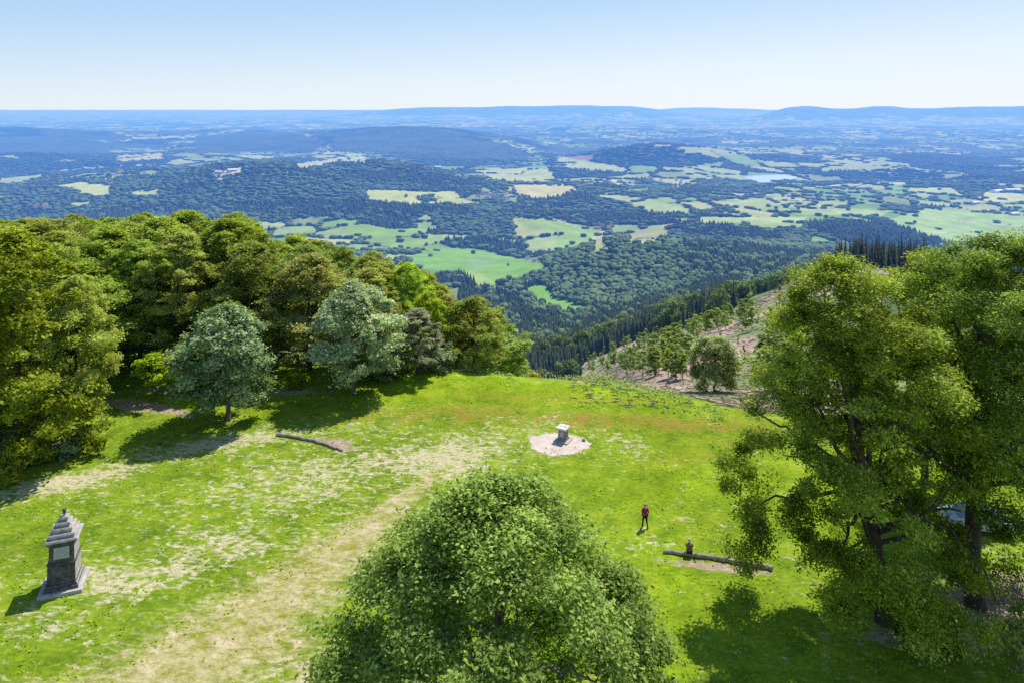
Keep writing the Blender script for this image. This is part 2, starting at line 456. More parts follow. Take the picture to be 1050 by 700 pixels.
M['needle'] = leaf_mat('needle', (.022, .036, .012), (.075, .095, .028), (.15, .165, .055), .12, .7, .2)

# ------------------------------------------------------------------ ground sheet
def build_ground():
    NU, NV = 760, 1240
    us = np.linspace(-520, 1570, NU)
    A = (us - 525) / F
    A[0] = -3.2; A[-1] = 3.2
    Y = np.exp(np.concatenate([np.linspace(math.log(7), math.log(900), 560, endpoint=False), np.linspace(math.log(900), math.log(92000), NV - 560)]))
    a, yy = np.meshgrid(A, Y)
    x = a * yy
    z = height(x, yy)
    x = x.ravel(); yy = yy.ravel(); z = z.ravel()
    cls, col, u, v = cover(x, yy, z)
    # far woods stand up from the plain, canopy high
    wood = np.isin(cls, (1, 2, 5)) & (yy > 5000)
    z = z + wood * (10 + 10 * hash2(np.floor(x / 20), np.floor(yy / 20), 90)) * sstep(5000, 8000, yy)
    lk = cls == 6
    if lk.any(): z[lk] = np.median(z[lk])
    near = 1 - sstep(-1.5, 4.5, yy - edgeY(x / yy) - 5 * sstep(.1, .2, x / yy) + 5 * (fbm(x / 6, yy / 6, 78, 3) - .5))
    # meadow masks (where the turf is dry, worn or lush)
    def blob(u0, v0, su, sv, amp, rot=0):
        c, s = math.cos(rot), math.sin(rot)
        du = (u - u0) * c + (v - v0) * s; dv = -(u - u0) * s + (v - v0) * c
        return amp * np.exp(-(du / su) ** 2 - (dv / sv) ** 2)
    path = np.zeros(x.shape)
    PL = [(40, 760), (150, 715), (215, 665), (290, 610), (350, 560), (405, 520), (450, 480)]
    Wd = [135, 108, 84, 60, 40, 22, 8]
    for i in range(len(PL) - 1):
        for t in np.linspace(0, 1, 5, endpoint=False):
            uu = PL[i][0] * (1 - t) + PL[i + 1][0] * t; vv = PL[i][1] * (1 - t) + PL[i + 1][1] * t
            w = Wd[i] * (1 - t) + Wd[i + 1] * t
            path = np.maximum(path, np.exp(-((u - uu) / w) ** 2 - ((v - vv) / (w * .42)) ** 2))
    path = np.maximum(path, blob(330, 690, 60, 40, .75)); path = np.maximum(path, blob(270, 660, 80, 40, .8))
    straw = .15 * sstep(418, 450, v) * (1 - sstep(430, 560, u)) + blob(330, 495, 120, 40, .35, -.2) + blob(130, 590, 90, 18, .35) + blob(120, 605, 30, 14, .5) \
        + blob(225, 555, 60, 12, .35) + blob(215, 575, 50, 12, .35, -.2) + blob(545, 450, 90, 22, .3) + blob(640, 470, 60, 18, .22) + blob(700, 535, 60, 36, .30) + blob(660, 555, 25, 20, .25) + blob(470, 470, 60, 22, .35) \
        + blob(90, 490, 120, 9, .5, -.25) + blob(250, 450, 90, 7, .45, -.12) + blob(300, 690, 60, 30, .3) + blob(30, 640, 60, 14, .3) + blob(470, 395, 70, 4, .18) + blob(640, 452, 40, 10, .3, .3) + blob(1000, 600, 90, 60, .2) \
        + blob(40, 498, 60, 6, .4, -.2) + blob(400, 470, 60, 12, .3)
    straw -= blob(620, 520, 60, 50, .2) + blob(670, 640, 40, 80, .3) + blob(700, 400, 160, 20, .2) + blob(240, 530, 40, 8, .2)
    bare = blob(132, 414, 26, 5, 1.1, .12) + blob(150, 418, 24, 3, .9) + blob(176, 421, 30, 4, .9, .2) + blob(345, 455, 26, 8, .75, .2) + blob(1030, 612, 60, 24, 1.3) + blob(985, 655, 60, 22, .8) \
        + blob(735, 581, 60, 5, .9, .12) + blob(70, 458, 30, 8, .8) + blob(925, 590, 40, 14, .4) + blob(300, 402, 60, 6, .5) + blob(600, 380, 120, 4.0, .35) + blob(190, 399, 60, 5, .6) + blob(900, 650, 40, 14, .4)
    red = blob(620, 430, 170, 6, 1.0, .04) + blob(560, 408, 120, 4, .5, .03) + blob(700, 470, 60, 5, .4) + blob(730, 440, 60, 5, .6) + blob(400, 428, 80, 6, .5) + blob(720, 392, 40, 4, .6) + blob(540, 436, 50, 5, .5) + blob(470, 418, 60, 5, .3) + blob(760, 455, 40, 6, .4)
    lush = .15 + .9 * sstep(430, 395, v) * (u > 380) + blob(600, 440, 200, 40, .3) + blob(690, 500, 60, 60, .6) + blob(680, 620, 60, 60, .7) + blob(200, 410, 60, 14, .7) + blob(250, 500, 140, 14, .15) + blob(900, 500, 150, 30, .8)
    m = bpy.data.materials.new
    V = np.stack([x, yy, z], 1)
    idx = np.arange(NU * NV).reshape(NV, NU)
    Fq = np.stack([idx[:-1, :-1], idx[:-1, 1:], idx[1:, 1:], idx[1:, :-1]], -1).reshape(-1, 4)
    me = np_mesh('ground', V, Fq, {'Col': ('FLOAT_COLOR', col), 'near': ('FLOAT', near), 'path': ('FLOAT', np.clip(path, 0, 1)),
        'straw': ('FLOAT', np.clip(straw, 0, 1)), 'bare': ('FLOAT', np.clip(bare, 0, 1)), 'red': ('FLOAT', np.clip(red, 0, 1)), 'lush': ('FLOAT', np.clip(lush, 0, 1))},
        smooth=True, mats=[ground_mat()])
    g = mobj('ground', me); tag(g, kind='structure')
    return g

def ground_mat():
    m, nt, out = new_mat('meadow_and_countryside')
    p = wpos(nt)
    A_ = lambda k: N(nt, 'ShaderNodeAttribute', attribute_name=k).outputs['Fac']
    def mapped(sx, sy, rot=0):
        mp = N(nt, 'ShaderNodeMapping'); mp.inputs['Scale'].default_value = (sx, sy, 1); mp.inputs['Rotation'].default_value = (0, 0, rot)
        L(nt, p, mp.inputs[0]); return mp.outputs[0]
    st = mapped(.8, 1.4, .3)
    nb = noise(nt, .12, 3, .6, p)                # broad
    nm = noise(nt, .55, 4, .65, p)               # medium tufts
    nf = noise(nt, 3.0, 3, .7, st)               # fine
    nff = noise(nt, 9.0, 2, .8, p)
    ns = noise(nt, 1.25, 4, .72, st, .6)         # straw patches
    g1 = ramp(nt, nm, [(.30, (.095, .175, .010)), (.5, (.18, .275, .014)), (.72, (.29, .36, .028))])
    g2 = ramp(nt, nm, [(.28, (.14, .235, .006)), (.5, (.24, .35, .008)), (.74, (.34, .43, .016))])
    green = mix(nt, A_('lush'), g1, g2)
    green = mix(nt, .85, green, ramp(nt, nf, [(.25, .50), (.75, 1.30)]), 'MULTIPLY')
    green = mix(nt, .8, green, ramp(nt, nb, [(.3, .74), (.7, 1.22)]), 'MULTIPLY')
    redf = math_(nt, 'MULTIPLY', A_('red'), ramp(nt, nm, [(.38, 0), (.62, 1)]))
    green = mix(nt, redf, green, (.30, .17, .04))
    strawc = ramp(nt, nf, [(.25, (.30, .26, .12)), (.5, (.50, .44, .26)), (.75, (.68, .60, .41))])
    # dryness = masks, broken up by patches of turf
    pa = A_('path'); sa = A_('straw')
    val = math_(nt, 'ADD', math_(nt, 'ADD', ns, math_(nt, 'MULTIPLY', math_(nt, 'SUBTRACT', nf, .5), .35)), math_(nt, 'MULTIPLY', math_(nt, 'SUBTRACT', nb, .5), .35))
    sf = math_(nt, 'ADD', val, math_(nt, 'MULTIPLY', sa, .34))
    sf = ramp(nt, sf, [(.62, 0), (.76, .92)])
    base = mix(nt, sf, green, strawc)
    dryc = mix(nt, ramp(nt, math_(nt, 'ADD', math_(nt, 'MULTIPLY', nm, .4), math_(nt, 'MULTIPLY', ns, .6)), [(.40, 0), (.62, 1)]), (.30, .30, .05), (.60, .49, .30))
    dryc = mix(nt, .8, dryc, ramp(nt, nf, [(.25, .55), (.75, 1.25)]), 'MULTIPLY')
    pf = ramp(nt, math_(nt, 'ADD', math_(nt, 'MULTIPLY', pa, .75), math_(nt, 'MULTIPLY', math_(nt, 'SUBTRACT', val, .5), 1.1)), [(.20, 0), (.60, .92)])
    base = mix(nt, pf, base, dryc)
    soil = ramp(nt, nf, [(.3, (.25, .17, .11)), (.7, (.50, .40, .30))])
    bf = ramp(nt, math_(nt, 'ADD', A_('bare'), math_(nt, 'MULTIPLY', math_(nt, 'SUBTRACT', val, .5), 1.2)), [(.32, 0), (.62, 1)])
    base = mix(nt, bf, base, soil)
    base = mix(nt, .5, base, ramp(nt, nff, [(.3, .55), (.7, 1.3)]), 'MULTIPLY')
    # countryside
    cv = N(nt, 'ShaderNodeAttribute', attribute_name='Col').outputs['Color']
    n1 = noise(nt, .012, 4, .6, p); n2 = noise(nt, .25, 3, .6, p)
    far = mix(nt, .8, cv, ramp(nt, n1, [(.3, .72), (.7, 1.2)]), 'MULTIPLY')
    far = mix(nt, .6, far, ramp(nt, n2, [(.3, .6), (.7, 1.25)]), 'MULTIPLY')
    c = mix(nt, A_('near'), far, base)
    h = math_(nt, 'ADD', math_(nt, 'MULTIPLY', nm, .6), math_(nt, 'MULTIPLY', nf, .4))
    bn = N(nt, 'ShaderNodeBump'); bn.inputs['Strength'].default_value = .7; bn.inputs['Distance'].default_value = .22
    L(nt, h, bn.inputs['Height'])
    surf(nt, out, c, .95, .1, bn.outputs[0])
    return m

# ------------------------------------------------------------------ trees
def tube(path, radii, k=6):
    path = np.asarray(path, float); n = len(path)
    d = np.gradient(path, axis=0); d /= (np.linalg.norm(d, axis=1, keepdims=True) + 1e-9)
    ref = np.tile([[.31, .77, .1]], (n, 1)); ref[np.abs(d[:, 1]) > .9] = [1, 0, .1]
    s = np.cross(d, ref); s /= (np.linalg.norm(s, axis=1, keepdims=True) + 1e-9)
    t = np.cross(d, s)
    an = np.arange(k) / k * 2 * PI
    V = path[:, None] + np.asarray(radii)[:, None, None] * (np.cos(an)[None, :, None] * s[:, None] + np.sin(an)[None, :, None] * t[:, None])
    V = V.reshape(-1, 3)
    idx = np.arange(n * k).reshape(n, k); nx = np.roll(idx, -1, 1)
    Fq = np.stack([idx[:-1], nx[:-1], nx[1:], idx[1:]], -1).reshape(-1, 4)
    return V, Fq

class Col_:
    def __init__(s): s.V = []; s.F = []; s.n = 0
    def add(s, V, F_): s.V.append(V); s.F.append(F_ + s.n); s.n += len(V)
    def get(s): return np.vstack(s.V), np.vstack(s.F)

def bez(a, b, c, n=8):
    t = np.linspace(0, 1, n)[:, None]
    return (1 - t) ** 2 * a + 2 * t * (1 - t) * b + t * t * c

def leaf_cards(rng, centres, normals, size, tint, elong=1.5):
    """one small pointed blade per centre"""
    n = len(centres)
    nn = normals / (np.linalg.norm(normals, axis=1, keepdims=True) + 1e-9)
    r = rng.normal(size=(n, 3)); u = np.cross(nn, r); u /= (np.linalg.norm(u, axis=1, keepdims=True) + 1e-9)
    w = np.cross(nn, u)
    s = size * (0.5 + 1.0 * rng.random((n, 1)) ** 1.3)
    a = centres - u * s * .5 * elong; b = centres + w * s * .42; c = centres + u * s * .5 * elong - nn * s * .15; d = centres - w * s * .42
    V = np.stack([a, b, c, d], 1).reshape(-1, 3)
    idx = np.arange(n * 4).reshape(n, 4)
    return V, idx, np.repeat(tint, 4)

def make_tree(seed, H, R, base, clumps, tips, leaves, size, prof=(1.0, .8), offs=(0, 0), lean=(0, 0), trunk_r=.3, shell=.62, limbs=9,
              flat=.55, clump_r=.17, lump=.35, split=.45, low=0.0, bark='bark_grey', twig=True, top=1.0):
    """crown envelope between base and H; returns (trunk mesh, crown mesh)"""
    rng = np.random.default_rng(seed)
    ch = H - base
    ox, oy = offs
    def env(zf, th):
        # crown half width by height fraction
        r = np.where(zf < prof[1] * .5, (low + (1 - low) * np.sin(np.clip(zf / (prof[1] * .5), 0, 1) * PI / 2) ** .8),
                     np.cos(np.clip((zf - prof[1] * .5) / (1 - prof[1] * .5), 0, 1) * PI / 2) ** (.62 * top))
        l = 1 + lump * (2 * vnoise(th * 1.4 + 40 + seed, zf * 4.2 + seed, seed) - 1)
        return R * r * l
    # clumps
    zf = rng.random(clumps) ** .85; th = rng.random(clumps) * 2 * PI
    rr = env(zf, th) * (shell + (1 - shell) * rng.random(clumps) ** .6) * np.where(rng.random(clumps) < .18, rng.random(clumps), 1)
    cc = np.stack([ox * (zf * .7 + .3) + rr * np.cos(th), oy * (zf * .7 + .3) + rr * np.sin(th), base + zf * ch], 1)
    cr = R * clump_r * (.7 + .7 * rng.random(clumps))
    nd = np.sort(np.linalg.norm(cc[:, None] - cc[None], axis=2), axis=1)       # no leaf spray far off on its own
    ok = (nd[:, 3] < R * .41) if clumps > 200 else np.ones(clumps, bool)
    cc, cr = cc[ok], cr[ok]; clumps = len(cc)
    # trunk and limbs
    col = Col_()
    th0 = split * H
    tp = np.array([[0, 0, -.3], [0, 0, .15], [lean[0] * .1, lean[1] * .1, th0 * .3], [lean[0] * .5, lean[1] * .5, th0 * .7], [lean[0], lean[1], th0]], float)
    tp[2:4, :2] += rng.normal(size=(2, 2)) * trunk_r * .35
    topz = H * .88
    ext = bez(tp[-1], tp[-1] + np.array([0, 0, (topz - th0) * .5]) + rng.normal(size=3) * .3, np.array([ox, oy, topz]), 7)
    full = np.vstack([tp, ext[1:]])
    rad = np.interp(np.arange(len(full)), [0, 1, 2, 4, len(full) - 1], [trunk_r * 1.6, trunk_r * 1.15, trunk_r * .92, trunk_r * .7, .03])
    V, Fq = tube(full, rad, 9); col.add(V, Fq)
    skel = [full[4:]]; skr = [rad[4:]]
    for i in range(limbs):
        f = (i + .5) / limbs
        z0 = th0 * (.55 + .45 * rng.random()) if i < limbs * .6 else th0 + (topz - th0) * rng.random() * .6
        k = np.argmin(np.abs(full[:, 2] - z0)); st = full[k].copy(); st[2] = z0
        a = i * 2.4 + rng.random() * .7
        zt = base + ch * (.12 + .75 * f * rng.uniform(.8, 1.1)); zt = min(zt, H * .93); zfr = (zt - base) / ch
        rt = float(env(np.array([zfr]), np.array([a % (2 * PI)]))[0]) * .85
        en = np.array([ox * (.3 + .7 * zfr) + rt * math.cos(a), oy * (.3 + .7 * zfr) + rt * math.sin(a), zt])
        mid = st * .45 + en * .55; mid[2] = max(st[2] + .35 * (en[2] - st[2]), st[2]) + .12 * ch * rng.random()
        pth = bez(st, mid, en, 9); pth[1:-1] += rng.normal(size=(7, 3)) * rt * .035
        r0 = trunk_r * rng.uniform(.30, .5)
        ra = np.linspace(r0, .03, 9)
        V, Fq = tube(pth, ra, 6); col.add(V, Fq); skel.append(pth[2:]); skr.append(ra[2:])
    SK = np.vstack(skel); SR = np.concatenate(skr)
    dmin = np.array([np.linalg.norm(SK - c_, axis=1).min() for c_ in cc])
    order = np.argsort(dmin)
    for i in order:
        d = np.linalg.norm(SK - cc[i], axis=1) + .5 * np.maximum(0, SK[:, 2] - cc[i, 2] )
        j = int(np.argmin(d)); s0 = SK[j]
        m_ = (s0 + cc[i]) / 2; m_[2] += .05 * ch * rng.uniform(-.3, 1)
        pt = bez(s0, m_, cc[i], 5); r0 = min(SR[j] * .7, trunk_r * .2)
        V, Fq = tube(pt, np.linspace(max(r0, .02), max(r0 * .6, .012), 5), 4); col.add(V, Fq)
        SK = np.vstack([SK, pt[2:]]); SR = np.concatenate([SR, np.full(3, max(r0 * .75, .015))])      # later shoots spring from this one
    # leaf tips in each clump
    ti = np.repeat(np.arange(clumps), tips)
    off = rng.normal(size=(len(ti), 3)); off /= np.linalg.norm(off, axis=1, keepdims=True)
    off *= (rng.random((len(ti), 1)) ** .5)
    off[:, 2] *= flat
    tc = cc[ti] + off * cr[ti, None]
    if twig:
        for j in range(0, len(ti), 3):
            pt = np.array([cc[ti[j]], (cc[ti[j]] + tc[j]) / 2 + [0, 0, .05], tc[j]])
            V, Fq = tube(pt, [.014, .010, .006], 3); col.add(V, Fq)
    TV, TF = col.get()
    tm = np_mesh('trunk', TV, TF, smooth=True, mats=[M[bark]])
    # leaves
    li = np.repeat(np.arange(len(tc)), leaves)
    lo = rng.normal(size=(len(li), 3)); lo *= (cr[ti[li], None] * .30); lo[:, 2] *= .55
    lc = tc[li] + lo
    lc[:, 2] -= .12 * np.hypot(lo[:, 0], lo[:, 1]) * 1.5
    lc[:, 2] = np.maximum(lc[:, 2], .15)
    cen = np.array([ox * .6, oy * .6, base + ch * .45])
    outw = lc - cen; outw /= (np.linalg.norm(outw, axis=1, keepdims=True) + 1e-9)
    nor = outw * .45 + np.array([.12, .12, .85]) + rng.normal(size=lc.shape) * .5
    ct = rng.random(clumps); tt = rng.random(len(tc))
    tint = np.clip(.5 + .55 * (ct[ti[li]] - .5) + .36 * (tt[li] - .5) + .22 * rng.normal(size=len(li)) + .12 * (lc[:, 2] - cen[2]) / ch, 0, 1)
    LV, LF, LT = leaf_cards(rng, lc, nor, size, tint)
    cm = np_mesh('crown', LV, LF, {'tint': ('FLOAT', LT)})
    return tm, cm

TREEMESH = {}
def tree_variant(key, leafmat, **kw):
    if key not in TREEMESH: TREEMESH[key] = make_tree(**kw)
    tm, cm = TREEMESH[key]
    k2 = (key, leafmat)
    if k2 not in TREEMESH:
        c2 = cm.copy(); c2.materials.clear(); c2.materials.append(M[leafmat]); TREEMESH[k2] = c2
    return tm, TREEMESH[k2]
def put_tree(name, meshes, loc, rz, sc, label, cat='tree', group=None):
    tm, cm = meshes
    r = empty(name, loc, rz); r.scale = sc
    tag(r, label, cat, group)
    mobj('trunk', tm, r); mobj('crown', cm, r)
    return r

# ------------------------------------------------------------------ line of sight over the terrain
_ga = np.linspace(-1.25, 1.25, 420); _gq = np.linspace(math.log(20), math.log(60000), 900)
_A2, _Y2 = np.meshgrid(_ga, np.exp(_gq))
_Z2 = height((_A2 * _Y2).ravel(), _Y2.ravel()).reshape(_A2.shape)
_V2 = project(_A2 * _Y2, _Y2, _Z2)[1]
_CM = np.minimum.accumulate(_V2, axis=0)
def horizon_row(x, y):
    a = np.clip(x / y, -1.24, 1.24); i = ((a - _ga[0]) / (_ga[1] - _ga[0])).astype(int)
    j = np.clip(((np.log(y) - _gq[0]) / (_gq[1] - _gq[0])).astype(int) - 1, 0, 899)
    return _CM[j, i]
def ray_hit(u, v, ymin=70):
    ys = np.exp(np.linspace(math.log(ymin), math.log(60000), 4000))
    yc = (v - V0) / F; xc = (u - 525) / F
    dy = CP - SP * yc; dz = -(SP + CP * yc)
    t = ys / dy; xs = xc * t; zs = CAMZ + dz * t
    h = height(xs, ys); k = np.argmax(zs < h)
    return float(xs[k]), float(ys[k]), float(h[k])

# ------------------------------------------------------------------ woods of the valley
def canopy_mat():
    m, nt, out = new_mat('valley_foliage')
    c = N(nt, 'ShaderNodeAttribute', attribute_name='Col').outputs['Color']
    n = noise(nt, .5, 3, .7, wpos(nt))
    c = mix(nt, .8, c, ramp(nt, n, [(.3, .45), (.7, 1.4)]), 'MULTIPLY')
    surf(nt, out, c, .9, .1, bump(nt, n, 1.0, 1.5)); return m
def ico(sub):
    bm = bmesh.new(); bmesh.ops.create_icosphere(bm, subdivisions=sub, radius=1)
    V = np.array([v.co[:] for v in bm.verts]); Fq = np.array([[v.index for v in f.verts] for f in bm.faces]); bm.free()
    return V, Fq
def cone_proto(tiers=3, k=6):
    V = []; Fq = []
    for t in range(tiers):
        z0 = t / tiers * .8; r = (1 - t / tiers) * .95 + .1
        b = len(V)
        for i in range(k):
            a = (i + .5 * (t % 2)) / k * 2 * PI; rr = r * (.8 + .35 * ((i * 7 + t * 3) % 5) / 5)
            V.append((rr * math.cos(a), rr * math.sin(a), z0 - .03))
        V.append((0, 0, min(1.0, z0 + .55)))
        for i in range(k): Fq.append((b + i, b + (i + 1) % k, b + k))
    return np.array(V), np.array(Fq)
def stamp(proto, x, y, z, w, h, jit, col, rng, zoff=0.0):
    """many copies of one small form as one set of vertices"""
    V0, F0 = proto; n = len(x); k = len(V0)
    th = rng.random(n) * 2 * PI; c, s = np.cos(th)[:, None], np.sin(th)[:, None]
    J = 1 + jit * (rng.random((n, k, 1)) - .5) * 2
    W = V0[None] * J
    X = (W[:, :, 0] * c - W[:, :, 1] * s) * w[:, None] + x[:, None]
    Yv = (W[:, :, 0] * s + W[:, :, 1] * c) * w[:, None] + y[:, None]
    Zv = (W[:, :, 2] + zoff) * h[:, None] + z[:, None]
    V = np.stack([X, Yv, Zv], -1).reshape(-1, 3)
    Fq = (F0[None] + (np.arange(n) * k)[:, None, None]).reshape(-1, F0.shape[1])
    shade = (.72 + .38 * np.clip((W[:, :, 2] - V0[:, 2].min()) / np.ptp(V0[:, 2]), 0, 1))[..., None] * (.85 + .3 * rng.random((n, k, 1)))  # shading painted into crown colours: darker below, lighter on top
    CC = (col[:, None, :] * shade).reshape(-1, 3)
    return V, Fq, CC
def merge(parts):
    V = []; Fq = []; CC = []; n = 0
    for v, f, c in parts: V.append(v); Fq.append(f + n); CC.append(c); n += len(v)
    return np.vstack(V), np.vstack(Fq), np.vstack(CC)

def spruce_mesh(seed):
    rng = np.random.default_rng(seed); H = 22.0
    cs = []; V = []; tint = []
    for t in range(15):
        z = 2.5 + t / 15 * 19; r = (1 - t / 15.5) * 3.1 + .25; k = max(5, int(11 - t * .4))
        for i in range(k):
            a = (i + rng.random() * .6) / k * 2 * PI + t; L_ = r * rng.uniform(.75, 1.15); w = .30 + .16 * L_
            dx, dy = math.cos(a), math.sin(a); zt = z - .28 * L_ + rng.normal() * .1
            z0 = z + .55
            V += [(0, 0, z0), (dx * L_ * .6 - dy * w, dy * L_ * .6 + dx * w, z * .45 + zt * .55), (dx * L_, dy * L_, zt), (dx * L_ * .6 + dy * w, dy * L_ * .6 - dx * w, z * .45 + zt * .55 - .1)]
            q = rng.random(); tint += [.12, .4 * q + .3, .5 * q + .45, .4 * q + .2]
    V += [(-.25, 0, 20.4), (0, -.2, 20.4), (0, 0, 22.6), (.2, .2, 20.3)]; tint += [.4] * 4
    V = np.array(V); idx = np.arange(len(V)).reshape(-1, 4)
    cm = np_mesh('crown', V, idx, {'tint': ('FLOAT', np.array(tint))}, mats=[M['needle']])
    TV, TF = tube(np.array([[0, 0, -1.5], [0, 0, 8], [0, 0, 20]]), [.28, .2, .05], 5)
    tm = np_mesh('trunk', TV, TF, mats=[M['bark_dark']])
    return tm, cm
def valley_tree_mesh(seed):
    rng = np.random.default_rng(seed)
    n = 26; a = rng.random(n) * 2 * PI; zf = rng.random(n)
    r = np.sqrt(rng.random(n)) * .8 * np.sin(np.clip(zf * .85 + .12, 0, 1) * PI) ** .6
    cc = np.stack([r * np.cos(a) * 5.2, r * np.sin(a) * 5.2, 4 + zf * 8.5], 1)
    k = 34
    li = np.repeat(np.arange(n), k); o = rng.normal(size=(n * k, 3)); o /= np.linalg.norm(o, axis=1, keepdims=True)
    lc = cc[li] + o * (1.25 + .5 * rng.random((n * k, 1)))
    nor = o + np.array([0, 0, .3]) + rng.normal(size=lc.shape) * .3
    ct = rng.random(n)
    V, Fq, T = leaf_cards(rng, lc, nor, .8, np.clip(.45 + .4 * (ct[li] - .5) + .2 * rng.normal(size=n * k), 0, 1))
    cm = np_mesh('crown', V, Fq, {'tint': ('FLOAT', T)}, mats=[M['leaf_valley']])
    TV, TF = tube(np.array([[0, 0, -1], [0, 0, 5], [.4, 0, 10]]), [.35, .25, .08], 5)
    return np_mesh('trunk', TV, TF, mats=[M['bark_dark']]), cm

def build_valley():
    rng = np.random.default_rng(77)
    M['leaf_valley'] = leaf_mat('leaf_valley', (.09, .125, .035), (.22, .28, .09), (.34, .40, .16), .35, .7, .2)
    xs, ys = [], []
    y = 70.0
    while y < 15000:
        s = 6.2 * max(1.0, y / 1000.0) ** .88
        amax = 1.02 if y > 300 else 1.1
        n = int(2 * amax * y / s)
        a = (np.arange(n) + rng.random(n) * .9) / n * 2 * amax - amax
        yy = y + s * (rng.random(n) - .5) * .9
        xs.append(a * yy + s * (rng.random(n) - .5) * .8); ys.append(yy); y += s
    x = np.concatenate(xs); y = np.concatenate(ys); z = height(x, y)
    cls, col, u, v = cover(x, y, z)
    s = 6.2 * np.maximum(1.0, y / 1000.0) ** .88
    r = rng.random(len(x))
    keep = ((cls == 1) & (r < .62)) | ((cls == 2) & (r < .80)) | ((cls == 5) & (r < .7)) | ((cls == 0) & (r < .005) & (y > 1500))
    keep &= ~((y < 210) & (u < 560)) & ~((y < 150))
    keep &= ~((u > 800) & (y < 330) & (cls != 3))
    keep &= ~((y < 620) & (u > 540) & (cls == 1))
    ht = np.where(cls == 2, 19.0, 13.5) * (.62 + .5 * rng.random(len(x)))
    vt = project(x, y, z + ht)[1]
    keep &= vt < horizon_row(x, y) + 6
    cls[(cls == 2) & (u < 815) & (fbm(x / 38, y / 38, 95, 3) > .66)] = 1
    x, y, z, cls, u, v, s, ht, vt = [q[keep] for q in (x, y, z, cls, u, v, s, ht, vt)]
    # which of them the photo shows one by one
    out_u = [-100, 0, 100, 230, 330, 400, 450, 510, 530, 560, 820, 860, 920, 1000, 1050, 1200]
    out_v = [222, 222, 222, 228, 262, 282, 312, 352, 378, 400, 400, 285, 275, 258, 248, 240]
    seen = (vt < np.interp(u, out_u, out_v)) & (u > -5) & (u < 1055)
    conif = cls == 2
    sp = [spruce_mesh(i) for i in range(4)]; vt_ = [valley_tree_mesh(60 + i) for i in range(5)]
    ind = np.zeros(len(x), bool)
    for kind, sel, n in (('spruce', conif, 300), ('tree', ~conif, 300)):
        c = np.where(sel & seen)[0]; c = c[np.argsort(y[c])][:n]; ind[c] = True
        for j, q in enumerate(c):
            if kind == 'spruce':
                tm, cm = sp[j % 4]; k = ht[q] / 22 * rng.uniform(.85, 1.1)
                nm, lb, gr = 'spruce_tree', 'tall dark spruce standing in the plantation on the valley slope', 'spruces on the slope below the meadow'
            else:
                tm, cm = vt_[j % 5]; k = ht[q] / 13
                nm, lb, gr = 'woodland_tree', 'round leafy tree in the woods down the valley side', 'leafy trees on the valley side'
            o = empty(nm, (x[q], y[q], z[q] - .3), rng.random() * 6.28); o.scale = (k * 1.05, k * 1.05, k)
            tag(o, lb, 'tree', gr)
            mobj('trunk', tm, o); mobj('crown', cm, o)
    rest = ~ind
    g = np.random.default_rng(5)
    i1, i2 = ico(1), ico(2)
    cp = cone_proto(4, 7)
    def cols(n, a, b, sel):
        t = g.random((n, 1)) * .6 + .55 * (fbm(x[sel] / 90, y[sel] / 90, 88, 3)[:, None] - .15)
        return (np.array(a) * (1 - t) + np.array(b) * t)
    mt = canopy_mat()
    # broadleaf
    parts = []
    for lo, hi, proto, jit in ((0, 1900, i2, .16), (1900, 99999, i1, .22)):
        m = rest & ~conif & (y >= lo) & (y < hi); n = m.sum()
        if not n: continue
        w = np.maximum(4.8, s[m] * np.where(y[m] > 2000, .92, .76)) * (.55 + .9 * g.random(n) ** 1.4); h = ht[m] * np.where(y[m] > 2000, .42, .5) * (.8 + .4 * g.random(n))
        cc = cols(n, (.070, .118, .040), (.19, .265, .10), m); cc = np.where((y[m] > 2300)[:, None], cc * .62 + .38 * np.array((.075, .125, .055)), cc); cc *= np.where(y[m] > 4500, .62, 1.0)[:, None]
        pur = inpoly(u[m], v[m], PURP); cc[pur] = (.10, .055, .07)
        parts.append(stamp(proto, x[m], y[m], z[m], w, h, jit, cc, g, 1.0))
    V, Fq, CC = merge(parts)
    o = mobj('valley_woods', np_mesh('valley_woods', V, Fq, {'Col': ('FLOAT_COLOR', CC)}, mats=[mt], smooth=False))
    tag(o, 'broadleaf woods, hedges and copses spread over the valley and plain', 'woodland', kind='stuff')
    m = rest & conif; n = m.sum()
    w = np.maximum(2.9, s[m] * .60) * (.8 + .4 * g.random(n))
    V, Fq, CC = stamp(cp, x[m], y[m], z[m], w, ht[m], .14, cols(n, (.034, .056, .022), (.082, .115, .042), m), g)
    o = mobj('conifer_woods', np_mesh('conifer_woods', V, Fq, {'Col': ('FLOAT_COLOR', CC)}, mats=[mt]))
    tag(o, 'dark conifer plantations spread over the valley and distant hills', 'woodland', kind='stuff')
    print('VALLEY', len(x), ind.sum())

def build_lake():
    pts = []
    hx = [ray_hit(uu, vv, 1500) for uu, vv in LAKE]
    zl = float(np.median([p[2] for p in hx])) + 3.0
    for (uu, vv) in LAKE:
        yc = (vv - V0) / F; t = (CAMZ - zl) / (SP + CP * yc)
        pts.append(((uu - 525) / F * t, t * (CP - SP * yc), zl))
    # round the shore
    P_ = np.array(pts); n = len(P_); out = []
    for i in range(n):
        for t in np.linspace(0, 1, 6, endpoint=False):
            a, b, c, d = P_[(i - 1) % n], P_[i], P_[(i + 1) % n], P_[(i + 2) % n]
            out.append(.5 * ((2 * b) + (-a + c) * t + (2 * a - 5 * b + 4 * c - d) * t * t + (-a + 3 * b - 3 * c + d) * t ** 3))
    me = bpy.data.meshes.new('lake'); me.from_pydata([tuple(p) for p in out], [], [list(range(len(out)))])
    m, nt, o_ = new_mat('lake_water'); surf(nt, o_, (.30, .34, .38), .15, .6); me.materials.append(m)
    tag(mobj('lake', me), kind='structure')

